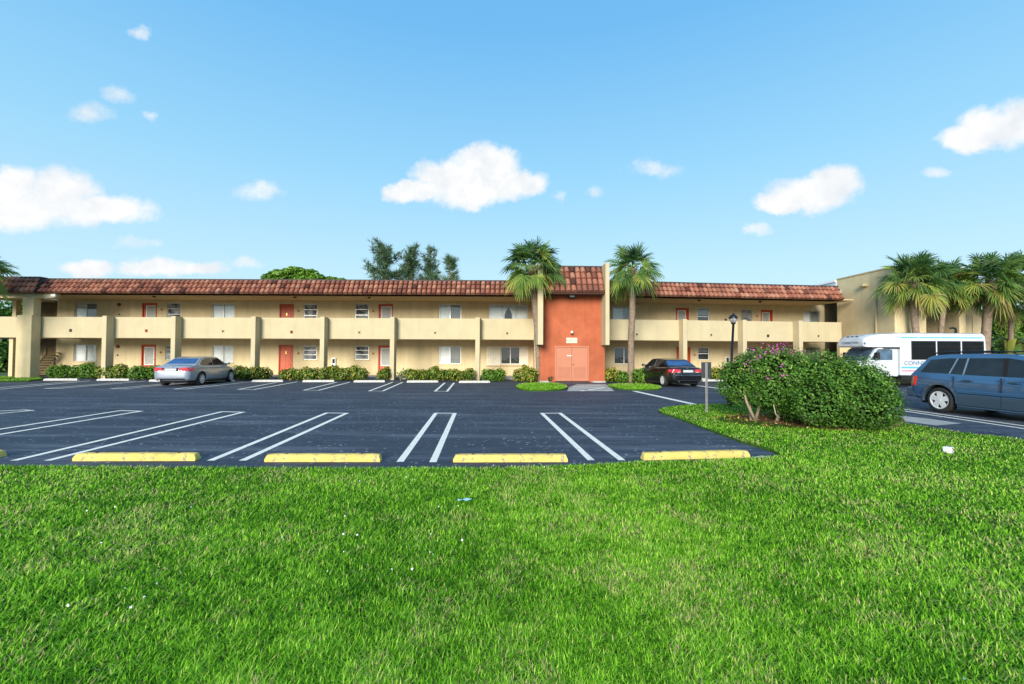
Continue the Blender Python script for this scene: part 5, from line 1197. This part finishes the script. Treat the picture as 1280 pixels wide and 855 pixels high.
for (x0, y0, x1, y1, lab) in ((90, 576.5, 243.5, 576.2, 'leftmost whole yellow wheel stop by the lawn'), (330, 577.5, 475, 577.5, 'chipped yellow wheel stop second from the left by the lawn'), (566.5, 578, 710, 577.6, 'yellow wheel stop third from the left, in the middle of the picture'), (805, 575.5, 938, 572, 'rightmost yellow wheel stop, at the lawn corner'), (-150, 572, -4., 572.6, 'yellow wheel stop cut off by the left edge')):
    wheel_stop(ground(x0, y0), ground(x1, y1), 'yellow', lab, YG)
for (x0, y0, x1, y1, lab) in ((53.8, 475.8, 96.5, 475.6, 'white wheel stop before the stair bay and long clipped hedge'), (120.5, 475.9, 161, 475.8, 'white wheel stop before the small round shrub'), (186, 477, 227, 477, 'white wheel stop mostly hidden by the tail of the silver car'), (254, 477, 292, 477, 'white wheel stop at the nose of the silver car'), (314.5, 477.5, 353.5, 477.3, 'white wheel stop before the solid orange ground floor door'), (378, 477.7, 417.7, 477.5, 'white wheel stop before the dark reddish shrub'), (442, 478, 481.2, 477.8, 'white wheel stop before the half-hidden screen door'), (508.3, 478.2, 547.8, 478, 'white wheel stop before the left half of the shrub pair'), (573.5, 478.6, 612.6, 478.4, 'white wheel stop before the wide pier left of the ivory shutters'), (828, 478.5, 862, 478, 'white wheel stop under the nose of the black car'), (879, 476.8, 910, 476.4, 'white wheel stop right of the black car')):
    wheel_stop(ground(x0, y0), ground(x1, y1), 'stop_white', lab, WG, .115)
# ------------------------------------------------------------------ lamp, traffic sign, small things
g = ground(911.5, 508); d_ = direction(917.3, 393); tz = EYE+d_.z/d_.y*g.y; tx = d_.x/d_.y*g.y-g.x
lp = empty('street_lamp', (g.x, g.y, 0), 'thin black lamp post with a glass lantern, leaning slightly, left of the flowering bush', 'street lamp')
ax = lambda q: Vector((tx*q, 0, tz*q))
mb = MB(); mb.tube([ax(-.01), ax(.03), ax(.1), ax(.3), ax(.31), ax(.89)], [.075, .072, .055, .052, .042, .036], 12); mb.build('pole', 'black_metal', lp, True, smooth=True)
mb = MB(); c = ax(.89); mb.lathe([(.035, 0), (.065, .02), (.07, .05), (.05, .06)], 16, 'Z', c); mb.build('collar', 'black_metal', lp, True, smooth=True)
mb = MB(); mb.lathe([(.06, .055), (.085, .08), (.115, .18), (.11, .20)], 16, 'Z', c); mb.build('lantern_glass', 'lantern', lp, True, smooth=True)
mb = MB(); mb.lathe([(.135, .19), (.14, .205), (.115, .27), (.065, .315), (.02, .335), (.02, .365), (.0, .372)], 18, 'Z', c); cpo = mb.build('lantern_cap', 'black_metal', lp, True, smooth=True)
mb = MB()
for k in range(6): a = k*math.pi/3; mb.tube([c+Vector((.088*math.cos(a), .088*math.sin(a), .08)), c+Vector((.118*math.cos(a), .118*math.sin(a), .19))], .006, 5)
mb.build('lantern_rib', 'black_metal', lp, True)
g = ground(883.6, 517); zt_ = EYE+direction(884.3, 452.7).z/direction(884.3, 452.7).y*g.y
sp_ = empty('traffic_sign', (g.x, g.y, 0), 'grey steel post with the dark back of a small sign at the lawn tip', 'sign')
mb = MB(); pts = [(-.032, .012), (-.020, .012), (-.016, -.012), (.016, -.012), (.020, .012), (.032, .012), (.032, .006), (.024, .006), (.020, -.020), (-.020, -.020), (-.024, .006), (-.032, .006)]
mb.prism([(x, y, -.05) for x, y in pts], (0, 0, zt_+.03)); mb.build('post', 'steel', sp_, True, fix=True)
mb = MB(); hw_, hh_ = .142, .225; zc2 = zt_-.225
for k in range(20):
    pass
mb.box((-hw_, .020, zc2-hh_), (hw_, .023, zc2+hh_)); mb.build('sign_panel', 'sign_back', sp_, True, bevel=.001)
mb = MB()
for z in (zc2-.14, zc2+.14): mb.lathe([(.008, -.030), (.011, -.026), (.011, .0)], 8, 'Y', (0, 0, z))
mb.build('bolt', 'steel', sp_, True)
g = ground(1185.5, 568.5); ub = empty('utility_block', (g.x, g.y, .03), 'small white block with a dark strap standing in the lawn', 'utility block', None, R(18))
mb = MB(); mb.box((-.052, -.052, 0), (.052, .052, .105)); mb.build('block', 'white', ub, True, bevel=.008)
mb = MB(); mb.box((.01, -.056, .0), (.024, -.0525, .100)); mb.box((.0245, -.056, .055), (.048, -.0525, .068)); mb.box((-.012, -.056, .085), (.0095, -.0525, .095)); mb.build('strap', 'coping', ub, True)
g = ground(580.5, 634.5); lt = empty('litter', (g.x, g.y, .075), 'torn pale blue wrapper lying in the lawn below the middle wheel stop', 'litter')
mb = MB(); mb.add([(-.07, -.01, .0), (-.02, -.02, .018), (.02, -.015, .004), (.075, -.02, .02), (.08, .02, .012), (.02, .025, .022), (-.03, .02, .004), (-.075, .02, .014)], [(0, 1, 6, 7), (1, 2, 5, 6), (2, 3, 4, 5)]); mb.build('wrapper', 'litter_blue', lt, True)
g = ground(1130, 504.5); n = 9; Pq = np.stack([g.x+RNG.normal(0, .05, n), g.y+RNG.normal(0, .05, n), np.full(n, .03)], 1)
fo = finish('fallen_blossom', leaf_mesh(Pq, np.tile([[0, -.6, .7]], (n, 1)), .06*np.ones(n), np.ones(n)*.5, .8), 'pink'); tag(fo, 'fallen magenta blossom on the asphalt behind the blue car', 'blossom')
